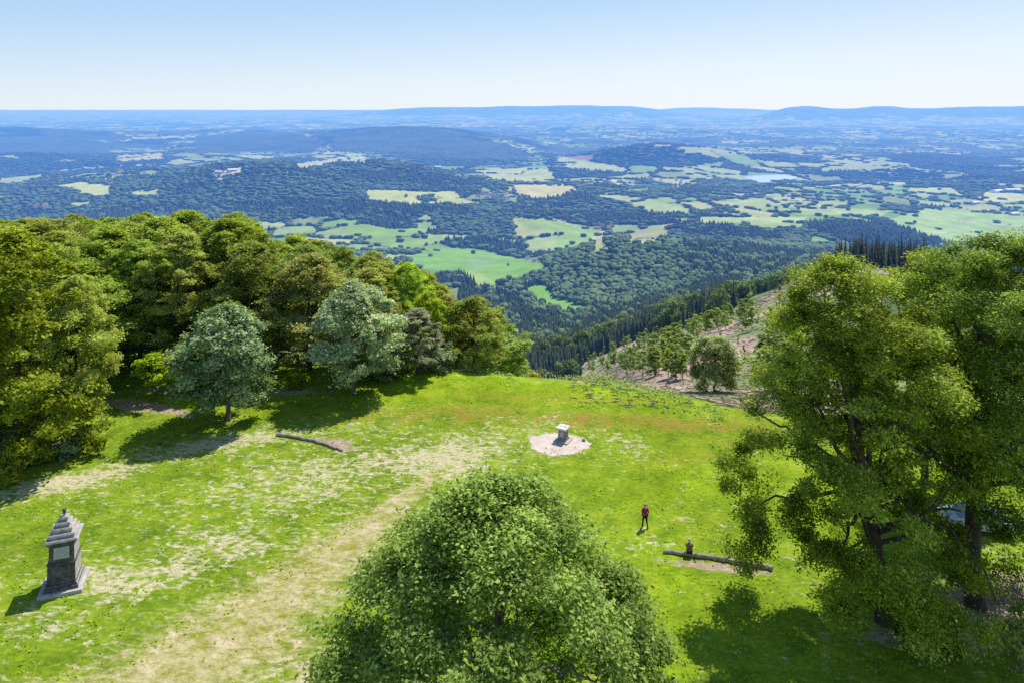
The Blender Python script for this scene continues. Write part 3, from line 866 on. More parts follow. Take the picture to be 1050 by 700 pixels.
# ------------------------------------------------------------------ houses far below
def house_mesh(L_, W, H, rh, wallm, roofm):
    bm = bmesh.new()
    l, w = L_ / 2, W / 2
    def quad(*c, mi=0):
        f = bm.faces.new([bm.verts.new(p) for p in c]); f.material_index = mi
    quad((-l, -w, -3), (l, -w, -3), (l, -w, H), (-l, -w, H)); quad((l, w, -3), (-l, w, -3), (-l, w, H), (l, w, H))
    f = bm.faces.new([bm.verts.new(p) for p in ((l, -w, -3), (l, w, -3), (l, w, H), (l, 0, H + rh), (l, -w, H))])
    f = bm.faces.new([bm.verts.new(p) for p in ((-l, w, -3), (-l, -w, -3), (-l, -w, H), (-l, 0, H + rh), (-l, w, H))])
    e = .5
    wall = bpy.data.meshes.new('wall'); bm.to_mesh(wall); bm.free(); wall.materials.append(wallm)
    bm = bmesh.new()
    sl = rh / w
    for s in (-1, 1):
        a = [(-l - e, s * (w + e), H - e * sl), (l + e, s * (w + e), H - e * sl), (l + e, 0, H + rh + .05), (-l - e, 0, H + rh + .05)]
        top = [(p[0], p[1], p[2] + .35) for p in a]
        va = [bm.verts.new(p) for p in a]; vb = [bm.verts.new(p) for p in top]
        bm.faces.new(va); bm.faces.new(vb)
        for i in range(4): bm.faces.new((va[i], va[(i + 1) % 4], vb[(i + 1) % 4], vb[i]))
    bmesh.ops.recalc_face_normals(bm, faces=bm.faces)
    roof = bpy.data.meshes.new('roof'); bm.to_mesh(roof); bm.free(); roof.materials.append(roofm)
    bm = bmesh.new()
    for i in range(3):
        for s in (-1, 1):
            xx = -l + L_ * (i + 1) / 4
            c = [(xx - .6, s * (w + .04), H * .35), (xx + .6, s * (w + .04), H * .35), (xx + .6, s * (w + .04), H * .8), (xx - .6, s * (w + .04), H * .8)]
            bm.faces.new([bm.verts.new(p) for p in c])
    win = bpy.data.meshes.new('window'); bm.to_mesh(win); bm.free(); win.materials.append(M['dark_glass'])
    return wall, roof, win
def build_houses():
    M['dark_glass'] = plain_mat('dark_glass', (.03, .035, .045), .2, .5, .05)
    wl = [plain_mat('wall_cream', (.75, .70, .60)), plain_mat('wall_white', (.82, .82, .80)), plain_mat('wall_stone', (.50, .44, .36))]
    rf = [plain_mat('roof_slate', (.16, .16, .19)), plain_mat('roof_tile', (.36, .16, .11)), plain_mat('roof_metal', (.62, .64, .68))]
    rng = random.Random(4)
    V_ = [house_mesh(13, 8, 5.5, 3.2, wl[0], rf[1]), house_mesh(11, 8, 5, 3.6, wl[1], rf[0]), house_mesh(18, 9, 4.5, 3.4, wl[2], rf[1]), house_mesh(12, 9, 6.5, 4, wl[1], rf[1])]
    big = house_mesh(62, 26, 8, 3, wl[1], rf[2]); barn = house_mesh(34, 15, 6, 4, wl[2], rf[2])
    spots = []
    for i in range(15): spots.append((rng.uniform(488, 524), rng.uniform(199.5, 206), 'village', None))
    for i in range(3): spots.append((541 + i * 6 + rng.uniform(-1, 1), 267.5 + rng.uniform(-1.5, 2), 'farm', None))
    for i in range(3): spots.append((612 + i * 6, 234 + rng.uniform(-1, 1.5), 'hamlet', None))
    for i in range(9): spots.append((rng.uniform(418, 478), rng.uniform(165, 175), 'ridge', None))
    for i in range(7): spots.append((rng.uniform(5, 60), rng.uniform(211, 216), 'left', None))
    for i in range(7): spots.append((rng.uniform(98, 150), rng.uniform(178, 190), 'left2', None))
    for i in range(8): spots.append((rng.uniform(665, 700), rng.uniform(183, 192), 'plain', None))
    spots += [(447, 172.5, 'hall', big), (1022, 197.5, 'works', big), (1038, 196.5, 'works', big), (1000, 209.5, 'barn', barn), (1040, 221, 'barn2', barn), (225, 178, 'works2', big), (238, 176, 'works2', big)]
    txt = {'village': ('small pale house in the village beyond the green fields', 'houses of the valley village'),
           'farm': ('stone farmhouse beside the bright green valley fields', 'farmhouses by the green fields'),
           'hamlet': ('pale house by the winding lane in the valley', 'houses along the valley lane'),
           'ridge': ('tiny white house at the foot of the wooded far ridge', 'houses below the wooded ridge'),
           'left': ('tiny pale house just above the left forest edge', 'houses beyond the left forest'),
           'left2': ('distant pale house scattered among fields at the left', 'distant houses among the left fields'),
           'plain': ('far pale house near the lake on the plain', 'houses on the plain near the lake'),
           'hall': ('large white hall roof shining below the wooded ridge', None),
           'works': ('long pale metal roofed shed at the right plain edge', 'long metal sheds on the right plain'),
           'barn': ('pale roofed barn in the fields at the right', None), 'barn2': ('low pale barn beside the right hand fields', None),
           'works2': ('long white roofed shed among the left plain fields', 'long white sheds on the left plain')}
    for i, (uu, vv, k, ms) in enumerate(spots):
        x, y, z = ray_hit(uu, vv, 900)
        if k == 'works2': ms = barn
        if y > 9000 and ms is None: continue
        ms = ms or V_[(i * 7) % 4]
        o = empty('farm_barn' if k.startswith('barn') else ('shed' if k.startswith('works') or k == 'hall' else 'house'), (x, y, z + .5), rng.uniform(-.9, .9))
        sc = 1.0 if y < 2600 else 1.35; o.scale = (sc, sc, sc)
        lb, gr = txt[k]
        tag(o, lb, 'barn' if 'barn' in k else ('shed' if k in ('works', 'works2', 'hall') else 'house'), gr)
        for nm, me in zip(('wall', 'roof', 'window'), ms): mobj(nm, me, o)
# ------------------------------------------------------------------ trees round the meadow
def build_near_trees():
    R_ = random.Random(21)
    # front beech below the drone
    ms = tree_variant('hero', 'leaf_hero', seed=5, H=14.0, R=7.1, base=1.2, clumps=360, tips=20, leaves=38, size=.11, prof=(1, .42), trunk_r=.34, shell=.66,
                      clump_r=.11, lump=.13, split=.3, limbs=18, flat=.55, low=.6, bark='bark_grey', top=1.0)
    put_tree('beech_tree', ms, (-.6, 27.8, 0), .4, (1.06, 1.04, 1), 'large round leafy beech in the middle foreground, seen from above')
    # the two big trees on the right
    x, y, z = gp(906, 636)
    ms = tree_variant('rightA', 'leaf_right', seed=14, H=19.8, R=6.7, base=.9, clumps=270, tips=18, leaves=46, size=.11, prof=(1, .8), offs=(-2.0, .4), lean=(-.9, .2), trunk_r=.42,
                      shell=.5, clump_r=.125, lump=.38, split=.36, limbs=22, flat=.68, low=1.0, top=.68, bark='bark_dark')
    put_tree('big_tree', ms, (x, y, z), 0, (1, 1, 1), 'tall spreading tree with dark forked trunk right of the fallen log')
    x, y, z = gp(1000, 620)
    ms = tree_variant('rightB', 'leaf_right', seed=33, H=21.2, R=7.8, base=5.8, clumps=260, tips=18, leaves=46, size=.11, prof=(1, .8), offs=(2.6, .8), lean=(-.1, .3), trunk_r=.50,
                      shell=.42, clump_r=.115, lump=.40, split=.40, limbs=20, flat=.72, low=.6, top=.75, bark='bark_dark')
    put_tree('big_tree', ms, (x, y, z), 0, (1, 1, 1), 'tall leafy tree with thick bare lower trunk at the right edge')
    # whitebeams
    wb = dict(seed=41, H=8.6, R=3.7, base=1.3, clumps=90, tips=14, leaves=28, size=.17, prof=(1, .8), trunk_r=.2, shell=.62, clump_r=.2, lump=.3, split=.25, limbs=9, flat=.7, low=.5, twig=False)
    msw = tree_variant('wb', 'leaf_silver', **wb)
    x, y, z = gp(234, 430)
    put_tree('whitebeam_tree', msw, (x, y, z), .6, (1.20, 1.15, 1.20), 'round silvery green tree standing alone on the grass at left')
    x, y, z = gp(362, 402)
    put_tree('whitebeam_tree', msw, (x, y, z), 2.9, (1.22, 1.2, 1.25), 'silvery green tree at the forest edge right of the lone one')
    x, y, z = gp(157, 411)
    msb = tree_variant('young', 'leaf_bright', seed=51, H=4.6, R=1.9, base=1.6, clumps=26, tips=9, leaves=16, size=.17, trunk_r=.07, shell=.3, clump_r=.26, lump=.4, split=.4, limbs=6, flat=.4, low=.5, twig=False)
    put_tree('young_tree', msb, (x, y, z), 0, (1, 1, 1), 'small bright yellow green young tree beside the dirt patch', 'tree')
    # round blossom tree on the slope
    x, y, z = ray_hit(733, 401.5, 55)
    msr = tree_variant('round', 'leaf_blossom', seed=62, H=6.0, R=2.6, base=.8, clumps=110, tips=12, leaves=20, size=.15, trunk_r=.13, shell=.6, clump_r=.22, lump=.08, split=.25, limbs=8, flat=.9, low=.7, top=.75, twig=False)
    k = y * 56 / F / 6.0
    put_tree('round_tree', msr, (x, y, z), 0, (k, k, k), 'lone round topped tree at the far right edge of the meadow')

    # forest on the left
    fv = {}
    base = [dict(H=17, R=5.2, base=2.5, trunk_r=.28), dict(H=18, R=4.4, base=3.0, trunk_r=.26), dict(H=16, R=5.6, base=2.0, trunk_r=.3), dict(H=17.5, R=4.8, base=4.0, trunk_r=.27), dict(H=15, R=4.9, base=1.5, trunk_r=.24)]
    for i, b in enumerate(base):
        fv[i] = dict(seed=100 + i, clumps=140, tips=12, leaves=26, size=.20, shell=.55, clump_r=.155, lump=.45, split=.4, limbs=9, flat=.55, low=.5, twig=False, prof=(1, .75), bark='bark_dark', **b)
    def ftree(i, lm): return tree_variant('f%d' % i, lm, **fv[i])
    # big olive trees at the left edge of the meadow
    fv[5] = dict(fv[2], seed=131, base=.5, low=.85, H=16, R=5.2, clumps=150)
    own = [(18, 474, 238, 5, 'leaf_olive', 1.0, 'huge olive green tree at the left edge of the meadow'),
           (76, 458, 285, 5, 'leaf_olive', .78, 'broad olive tree bulging over the meadow left of the dirt patch'),
           (-62, 484, 232, 5, 'leaf_olive', 1.0, 'olive green tree cut by the left border of the photo')]
    spotsd = []
    for (uu, vb, vt, i, lm, wsc, lb) in own:
        x, y, z = gp(uu, vb)
        s = (vt - V0) / F
        d = (SP + CP * s) / (CP - SP * s) * y
        H = CAMZ - d - z
        k = H / fv[i]['H']
        put_tree('olive_green_tree', ftree(i, lm), (x, y, z), R_.random() * 6, (k * wsc, k * wsc, k), lb)
        spotsd.append((x, y))
    # low boughs and bushes beneath them
    ou = [-400, 0, 60, 130, 180, 235, 300, 335, 395, 425, 450, 480, 505, 520, 545]
    ov = [226, 222, 220, 220, 216, 219, 236, 250, 262, 270, 292, 305, 325, 345, 366]
    gl = 'tree in the dense leafy forest left of the meadow'
    rows = [(61.5, 6.6), (67, 6.6), (73.5, 7), (81, 7.5), (90, 8), (100, 8.5), (112, 9), (126, 10), (143, 11), (165, 13)]
    rows = [(a * S, b * S * .95) for a, b in rows]
    special = {}
    cnt = 0
    for ri, (Y, sp) in enumerate(rows):
        xx = -Y * 1.12
        while True:
            xx += sp * R_.uniform(.8, 1.2)
            yy = Y + R_.uniform(-2, 2)
            uu, _ = project(xx, yy, 0 if ri < 2 else hz(xx, yy))
            if uu > 522: break
            if uu < -330: continue
            edge = np.interp(uu, [-300, 40, 110, 130, 200, 300, 380, 440, 522], [50, 56, 66, 73.5, 75, 74, 74, 78, 80])
            if yy < edge - .5: 
                continue
            if min((math.hypot(xx - a, yy - b) for a, b in spotsd), default=9) < 4.0: continue
            z = hz(xx, yy)
            vt = np.interp(uu, ou, ov) + R_.uniform(0, 12) + (34 if ri == 0 else (18 if ri == 1 else (7 if ri == 2 else 0))) * (uu < 500)
            s = (vt - V0) / F
            H = CAMZ - (SP + CP * s) / (CP - SP * s) * yy - z
            if H < 5: continue
            H = min(H, 22)
            i = R_.randrange(5)
            r = R_.random()
            if uu > 425: lm = ['leaf_bright', 'leaf_green', 'leaf_olive', 'leaf_brown', 'leaf_grey', 'leaf_olive'][int(r * 6)] if uu < 465 else ['leaf_olive', 'leaf_brown', 'leaf_green', 'leaf_olive'][int(r * 4)]
            elif uu < 190 and ri < 4: lm = 'leaf_green' if r < .65 else 'leaf_olive'
            elif uu < 60: lm = 'leaf_olive' if r < .8 else 'leaf_green'
            else: lm = 'leaf_green' if r < .45 else ('leaf_olive' if r < .85 else 'leaf_brown')
            k = H / fv[i]['H']; w = max(.66, min(1.1, k * 1.2)) * R_.uniform(.95, 1.25)
            nm = {'leaf_bright': 'lime_green_tree', 'leaf_grey': 'greyish_tree'}.get(lm, 'forest_tree')
            col = {'leaf_green': 'mid green', 'leaf_olive': 'olive green', 'leaf_brown': 'brownish green', 'leaf_bright': 'bright lime green', 'leaf_grey': 'greyish half bare'}[lm]
            put_tree(nm, ftree(i, lm), (xx, yy, z), R_.random() * 6.28, (w, w, k), col + ' ' + gl, group=col + ' trees of the left forest')
            cnt += 1
    # lime tree and greyish tree that stand out at the forest's right end
    for (uu, Y, vt, i, lm, w, nm, lb) in ((440, 71, 300, 4, 'leaf_bright', .52, 'lime_green_tree', 'bright lime green tree glowing near the right end of the forest'),
                                    (428, 66, 318, 1, 'leaf_grey', .62, 'greyish_tree', 'grey brown thinly leafed tree at the forest edge by the meadow'),
                                    (418, 74, 272, 0, 'leaf_bright', .6, 'lime_green_tree', 'lime green tree top on the sloping forest skyline'),
                                    (486, 72, 306, 2, 'leaf_olive', .8, 'olive_green_tree', 'big rounded olive tree ending the forest on the right')):
        Y *= S
        xx = (uu - 525) / F * (Y * CP + 20 * SP); z = hz(xx, Y); s = (vt - V0) / F
        H = CAMZ - (SP + CP * s) / (CP - SP * s) * Y - z
        put_tree(nm, ftree(i, lm), (xx, Y, z), R_.random() * 6, (w, w, H / fv[i]['H']), lb)
    # bushes along the forest foot
    bsh = dict(seed=200, H=2.6, R=1.7, base=.2, clumps=22, tips=9, leaves=14, size=.19, trunk_r=.05, shell=.4, clump_r=.3, lump=.4, split=.2, limbs=5, flat=.7, low=.8, twig=False)
    for j in range(26):
        uu = R_.uniform(-20, 540); vb = np.interp(uu, [-20, 60, 110, 130, 180, 300, 400, 470, 540], [486, 474, 455, 418, 402, 400, 390, 376, 374]) + R_.uniform(-3, 2)
        if 118 < uu < 182: continue
        x, y, z = gp(uu, vb); k = R_.uniform(.5, 1.15)
        put_tree('shrub', tree_variant('bush', ['leaf_green', 'leaf_olive', 'leaf_silver'][j % 3], **bsh), (x, y + .8, z), R_.random() * 6, (k, k, k),
                 'low leafy shrub along the foot of the left forest', 'shrub', 'shrubs at the forest foot')
    print('FOREST', cnt)

def build_slope_trees():
    R_ = random.Random(8); rng = np.random.default_rng(8)
    sl = [tree_variant('slim%d' % i, lm, seed=300 + i, H=7.5, R=1.7, base=1.3, clumps=26, tips=8, leaves=12, size=.24, trunk_r=.08, shell=.3, clump_r=.24, lump=.4, split=.6, limbs=6, flat=.7, low=.6, twig=False)
          for i, lm in enumerate(['leaf_pale', 'leaf_pale', 'leaf_green', 'leaf_pale'])]
    def band(n, poly, hr, ymin, lb, gr, nm='slender_tree', wide=1.0):
        c = 0; tries = 0
        us = [p[0] for p in poly]; vs = [p[1] for p in poly]
        while c < n and tries < n * 60:
            tries += 1
            uu, vv = R_.uniform(min(us), max(us)), R_.uniform(min(vs), max(vs))
            if not inpoly(np.array([uu]), np.array([vv]), poly)[0]: continue
            x, y, z = ray_hit(uu, vv, ymin)
            if y > 600 or y < edgeY(x / y) + 1: continue
            h = R_.uniform(*hr); k = h / 7.5
            put_tree(nm, sl[c % 4], (x, y, z - .1), R_.random() * 6, (k * wide * R_.uniform(.8, 1.3), k * wide * R_.uniform(.8, 1.3), k), lb, group=gr)
            c += 1
    band(105, P(545, 380, 560, 366, 620, 348, 690, 344, 712, 362, 700, 390, 600, 384), (4.5, 8.5), 70, 'slender pale green tree just below the far meadow edge', 'slender trees below the meadow edge', wide=1.15)
    band(56, P(655, 352, 700, 338, 765, 318, 775, 330, 700, 352, 662, 368), (5, 9), 80, 'pale young tree on the bank between clearing and spruces', 'young trees beside the clearing', wide=1.2)
    band(26, P(740, 336, 800, 300, 850, 290, 880, 300, 850, 330, 780, 350), (3.5, 8), 100, 'thin sapling left standing on the felled hillside', 'saplings on the felled hillside', 'sapling')
    band(16, P(640, 372, 700, 350, 770, 340, 780, 380, 700, 392), (2, 4.5), 80, 'spindly sapling on the bare brown clearing', 'saplings on the brown clearing', 'sapling', .8)
    band(22, P(778, 412, 780, 384, 800, 350, 850, 340, 870, 410), (6, 10.5), 66, 'slim tree on the slope behind the big right trees', 'slim trees behind the right trees', wide=1.4)
    # trees on the far right behind the big ones
    for (uu, Y, H, i) in ((948, 47, 17.5, 1), (985, 62, 12, 0), (1075, 58, 14, 2), (930, 74, 10, 1), (1040, 80, 12, 3), (1130, 50, 14, 4), (1180, 66, 15, 2)):
        Y *= S; xx = (uu - 525) / F * Y; z = hz(xx, Y)
        b = [17, 18, 16, 17.5, 15][i]; k = H / b
        put_tree('leafy_tree', tree_variant('f%d' % i, 'leaf_green'), (xx, Y, z), R_.random() * 6, (k, k, k), 'leafy tree seen through the big right hand trees', group='trees behind the right hand trees')
    # scrub fringe at the break of slope and brash on the clearing (nobody could count it)
    n = 7000
    a = rng.uniform(-.15, .30, n); d = rng.normal(0, 1, n) * 3.2 + 2.0 + 3 * (fbm(a * 30, a * 7, 91, 3) - .5)
    y = edgeY(a) + d; x = a * y
    pt = fbm(x / 5, y / 5, 92, 3); k = pt > .5; x, y, pt = x[k], y[k], pt[k]
    z = height(x, y) + rng.random(len(x)) ** 1.5 * (pt - .4) * 3.6
    V, Fq, T = leaf_cards(rng, np.stack([x, y, z], 1), rng.normal(size=(len(x), 3)) * .6 + [0, -.2, 1], .20, np.clip(rng.normal(.55, .25, len(x)), 0, 1))
    o = mobj('bracken', np_mesh('bracken', V, Fq, {'tint': ('FLOAT', T)}, mats=[M['leaf_pale']]))
    tag(o, 'low bracken and scrub along the far meadow edge', 'bracken', kind='stuff')
    n = 60000
    a = rng.uniform(.08, .62, n); y = np.exp(rng.uniform(math.log(68), math.log(480), n)); x = a * y; z = height(x, y)
    cls, col, u, v = cover(x, y, z); k = cls == 3; x, y, z = x[k][:8000], y[k][:8000], z[k][:8000]
    n = len(x); th = rng.random(n) * PI; s = np.maximum(.5, y / 160) * (.5 + rng.random(n))
    dx, dy = np.cos(th) * s * .9, np.sin(th) * s * .35
    w = .08 * s
    V = np.stack([np.stack([x - dx, y - dy, z + .05], 1), np.stack([x, y, z + .05 + w * 1.2], 1), np.stack([x + dx, y + dy, z + .08 * s], 1), np.stack([x, y - .02, z - .02], 1)], 1).reshape(-1, 3)
    o = mobj('felled_brushwood', np_mesh('felled_brushwood', V, np.arange(n * 4).reshape(n, 4), {'tint': ('FLOAT', np.repeat(rng.random(n), 4))}, mats=[brash_mat()]))
    tag(o, 'grey brown felling waste strewn over the cleared hillside', 'brushwood', kind='stuff')
def brash_mat():
    m, nt, out = new_mat('brushwood')
    at = N(nt, 'ShaderNodeAttribute', attribute_name='tint')
    surf(nt, out, ramp(nt, at.outputs['Fac'], [(0, (.28, .20, .15)), (.5, (.46, .36, .28)), (1, (.66, .58, .50))]), .9, .1); return m

def build_grass():
    rng = np.random.default_rng(3)
    n = 70000
    y = rng.uniform(34, 82, n) ; a = rng.uniform(-1.02, .98, n); x = a * y
    k = rng.random(n) < (y / 82); x, y = x[k], y[k]
    k = (y < edgeY(x / y) + 2); x, y = x[k], y[k]
    z = height(x, y); u, v = project(x, y, z)
    pt = fbm(x / 1.1, y / 1.1, 301, 3)
    pathm = inpoly(u, v, P(60, 740, 180, 660, 300, 590, 390, 530, 440, 500, 470, 510, 400, 560, 380, 620, 420, 740))
    k = (pt > .5) & ~(pathm & (rng.random(len(x)) < .8)); x, y, z, pt = x[k], y[k], z[k], pt[k]
    n = len(x)
    nor = rng.normal(size=(n, 3)) * [.45, .45, .1] + [0, 0, 1]
    V, Fq, T = leaf_cards(rng, np.stack([x, y, z + .03 + .07 * rng.random(n)], 1), nor, .10, rng.random(n), 1.8)
    M['grass'] = leaf_mat('grass_blades', (.28, .38, .014), (.34, .45, .02), (.46, .54, .05), .5, .7, .15)
    o = mobj('grass', np_mesh('grass', V, Fq, {'tint': ('FLOAT', T)}, mats=[M['grass']]))
    tag(o, 'short green meadow grass tufts', 'grass', kind='stuff')
# ------------------------------------------------------------------ built things
def stone_mat(name, a, b, lich=(.42, .42, .34), scale=3.0, amount=.5):
    m, nt, out = new_mat(name)
    p = opos(nt); n = noise(nt, scale, 5, .65, p); n2 = noise(nt, scale * 5, 3, .7, p); n3 = noise(nt, scale * 1.7, 4, .7, p, .8)
    c = ramp(nt, n, [(.3, a), (.7, b)])
    c = mix(nt, math_(nt, 'MULTIPLY', ramp(nt, n3, [(.52, 0), (.6, 1)]), amount), c, lich)
    c = mix(nt, .6, c, ramp(nt, n2, [(.3, .5), (.7, 1.25)]), 'MULTIPLY')
    surf(nt, out, c, .9, .2, bump(nt, n2, .5, .03), air=False); return m
def prism(bm, z0, z1, w0, w1, d0=None, d1=None, cx=0, cy=0):
    d0 = w0 if d0 is None else d0; d1 = w1 if d1 is None else d1
    a = [bm.verts.new((cx + sx * w0 / 2, cy + sy * d0 / 2, z0)) for sx, sy in ((-1, -1), (1, -1), (1, 1), (-1, 1))]
    b = [bm.verts.new((cx + sx * w1 / 2, cy + sy * d1 / 2, z1)) for sx, sy in ((-1, -1), (1, -1), (1, 1), (-1, 1))]
    bm.faces.new(a[::-1]); bm.faces.new(b)
    for i in range(4): bm.faces.new((a[i], a[(i + 1) % 4], b[(i + 1) % 4], b[i]))
def bm_obj(name, bm, mat, parent=None, bevel=0.0, smooth=False):
    bmesh.ops.recalc_face_normals(bm, faces=bm.faces)
    if bevel: bmesh.ops.bevel(bm, geom=list(bm.edges), offset=bevel, segments=2, affect='EDGES', profile=.6)
    me = bpy.data.meshes.new(name); bm.to_mesh(me); bm.free()
    for m in (mat if isinstance(mat, list) else [mat]): me.materials.append(m)
    if smooth:
        for p in me.polygons: p.use_smooth = True
    return mobj(name, me, parent)

def paint_sunlit_side(o, mat, lim=.55):
    # sunlight put into the colour: sun-facing faces take the paler stone
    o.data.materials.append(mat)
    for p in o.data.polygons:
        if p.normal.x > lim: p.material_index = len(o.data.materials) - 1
def build_monument():
    st = stone_mat('weathered_granite', (.04, .04, .04), (.14, .135, .13), (.24, .24, .20))
    st2 = stone_mat('pale_granite', (.34, .32, .29), (.58, .55, .50), (.3, .3, .26))  # slab stone; also painted sunlight on the sun-facing faces
    rf = stone_mat('roof_stone', (.24, .22, .21), (.56, .52, .48), (.5, .46, .36))
    jt = plain_mat('stone_joint', (.06, .055, .05), .95, .1, .2, 6, False)
    pl = plain_mat('marble_plaque', (.42, .43, .44), .6, .3, .12, 3, False)
    x, y, z = gp(66, 599)
    t = empty('stone_monument', (x, y, z), math.radians(20)); t.scale = (.97, .97, .90)
    tag(t, 'tall square stone monument with stepped pyramid roof at lower left', 'monument')
    bm = bmesh.new(); prism(bm, -.3, .22, 2.45, 2.40); bm_obj('foundation_slab', bm, st2, t, .02)
    bm = bmesh.new(); prism(bm, .22, .42, 1.92, 1.86); prism(bm, .42, .60, 1.74, 1.66); paint_sunlit_side(bm_obj('plinth', bm, st, t, .02), st2)
    bm = bmesh.new()
    rng = random.Random(2)
    zc = .60
    for i, h in enumerate([.36, .34, .32, .30, .46, .42, .36]):   # courses of dressed stone, the lower ones wider
        w = 1.52 if i < 4 else 1.36
        w += rng.uniform(-.015, .015)
        prism(bm, zc + .008, zc + h - .008, w, w); zc += h
    bo = bm_obj('pillar', bm, st, t, .015); paint_sunlit_side(bo, st2)
    bm = bmesh.new(); prism(bm, .58, 3.14, 1.30, 1.30); bm_obj('mortar', bm, jt, bo)
    bm = bmesh.new(); prism(bm, 1.925, 2.01, 1.62, 1.44); bm_obj('ledge', bm, st, bo, .01)
    bm = bmesh.new(); prism(bm, 3.16, 3.36, 1.50, 1.72); paint_sunlit_side(bm_obj('cornice', bm, st, t, .015), st2)
    bm = bmesh.new(); w = 1.80; zc = 3.36
    for i in range(5):
        prism(bm, zc, zc + .06, w, w - .02); prism(bm, zc + .06, zc + .15, w - .02, w - .12); prism(bm, zc + .14, zc + .30, w - .46, w - .46); zc += .295; w -= .335 - .012 * i
    paint_sunlit_side(bm_obj('roof', bm, rf, t, .008), st2, .5)
    bm = bmesh.new(); prism(bm, zc, zc + .14, .20, .12)
    r = bmesh.ops.create_icosphere(bm, subdivisions=2, radius=.13, matrix=Matrix.Translation((0, 0, zc + .22)))
    bm_obj('finial', bm, st, t)
    bm = bmesh.new(); prism(bm, 2.22, 2.98, .84, .84, .04, .04, 0, -.70); p = bm_obj('plaque', bm, pl, t, .006)
    p['label'] = 'pale grey inscription plaque'
    # lines of cut lettering too small to read
    bm = bmesh.new()
    for r_ in range(6):
        xx = -.33
        while xx < .30:
            l = rng.uniform(.04, .12); prism(bm, 2.86 - r_ * .10, 2.88 - r_ * .10, l, l, .006, .006, xx + l / 2, -.722); xx += l + .03
    bm_obj('inscription', bm, plain_mat('cut_letters', (.30, .30, .30), .8, .2, .1, 3, False), p)
    # lower carved panel
    bm = bmesh.new(); prism(bm, 1.02, 1.78, 1.04, 1.04, .05, .05, 0, -.765); bm_obj('lower_panel', bm, st, t, .012)

def build_table():
    st = stone_mat('table_stone', (.16, .14, .125), (.36, .33, .30))
    top = stone_mat('table_top_stone', (.55, .50, .46), (.75, .70, .66), (.5, .48, .4), 3, .3)
    slab = stone_mat('table_slab', (.34, .33, .30), (.55, .52, .48))
    gravel, nt, out = new_mat('pink_gravel')
    p = wpos(nt); n = noise(nt, 1.2, 4, .6, p); n2 = noise(nt, 14, 2, .8, p)
    c = ramp(nt, n, [(.3, (.50, .40, .33)), (.7, (.66, .56, .49))]); c = mix(nt, .5, c, ramp(nt, n2, [(.3, .6), (.7, 1.2)]), 'MULTIPLY')
    surf(nt, out, c, .95, .1, bump(nt, n2, .4, .02), air=False)
    x0, y0, z0 = gp(573, 455)
    bm = bmesh.new(); rng = np.random.default_rng(6)
    n_ = 72; ring = []; ring2 = []
    for i in range(n_):
        a = i / n_ * 2 * PI; k = PI / 4; r = 2.45 * math.cos(k / 2) / math.cos((a + .3) % k - k / 2) * .5 + 2.4 * .5
        r *= 1 + .05 * math.sin(a * 3 + 1) + .03 * math.sin(a * 7 + 2) + .025 * math.sin(a * 13) + rng.normal() * .02
        px, py = x0 + r * 1.08 * math.cos(a), y0 + r * .82 * math.sin(a)
        ring.append(bm.verts.new((px, py, hz(px, py) + .035)))
        px2, py2 = x0 + (r * 1.08 + .12) * math.cos(a), y0 + (r * .82 + .12) * math.sin(a); ring2.append(bm.verts.new((px2, py2, hz(px2, py2) - .05)))
    c = bm.verts.new((x0, y0, hz(x0, y0) + .05))
    for i in range(n_):
        bm.faces.new((c, ring[i], ring[(i + 1) % n_])); bm.faces.new((ring[i], ring2[i], ring2[(i + 1) % n_], ring[(i + 1) % n_]))
    tag(bm_obj('gravel_circle', bm, gravel), kind='structure')
    x, y, z = gp(577.5, 451.5); z += .05
    t = empty('orientation_table', (x, y, z), math.radians(-28))
    tag(t, 'small stone viewpoint table with pale top on the gravel circle', 'viewpoint table')
    bm = bmesh.new(); prism(bm, -.1, .10, 1.36, 1.32); bm_obj('slab', bm, slab, t, .015)
    bm = bmesh.new(); prism(bm, .10, .26, .86, .80); prism(bm, .26, .98, .68, .66); bm_obj('pedestal', bm, st, t, .015)
    bm = bmesh.new(); prism(bm, .98, 1.05, .78, .90); prism(bm, 1.05, 1.18, .96, .96); bm_obj('table_top', bm, top, t, .012)
    bm = bmesh.new(); prism(bm, .42, .84, .38, .38, .03, .03, 0, -.345); bm_obj('panel', bm, plain_mat('panel_grey', (.45, .43, .45), .6, .3, .1, 4, False), t, .004)
    # engraved direction lines on top
    bm = bmesh.new()
    for i in range(14):
        a = PI * i / 13
        m_ = Matrix.Rotation(a, 4, 'Z') @ Matrix.Translation((.26, 0, 0))
        r = bmesh.ops.create_cube(bm, size=1, matrix=m_ @ Matrix.Diagonal((.26, .008, .004, 1)))
    o = bm_obj('engraving', bm, st, t); o.location = (0, -.1, 1.183)
    x, y, z = gp(598.5, 452)
    bm = bmesh.new(); bmesh.ops.create_icosphere(bm, subdivisions=2, radius=.16)
    for v in bm.verts: v.co *= 1 + .25 * (hash2(np.array([v.index]), np.array([3]), 4)[0] - .5); v.co.z *= .75
    o = bm_obj('boulder', bm, stone_mat('dark_rock', (.12, .11, .12), (.26, .24, .26))); o.location = (x, y, z + .12)
    tag(o, 'small dark stone lying at the right rim of the gravel circle', 'stone')

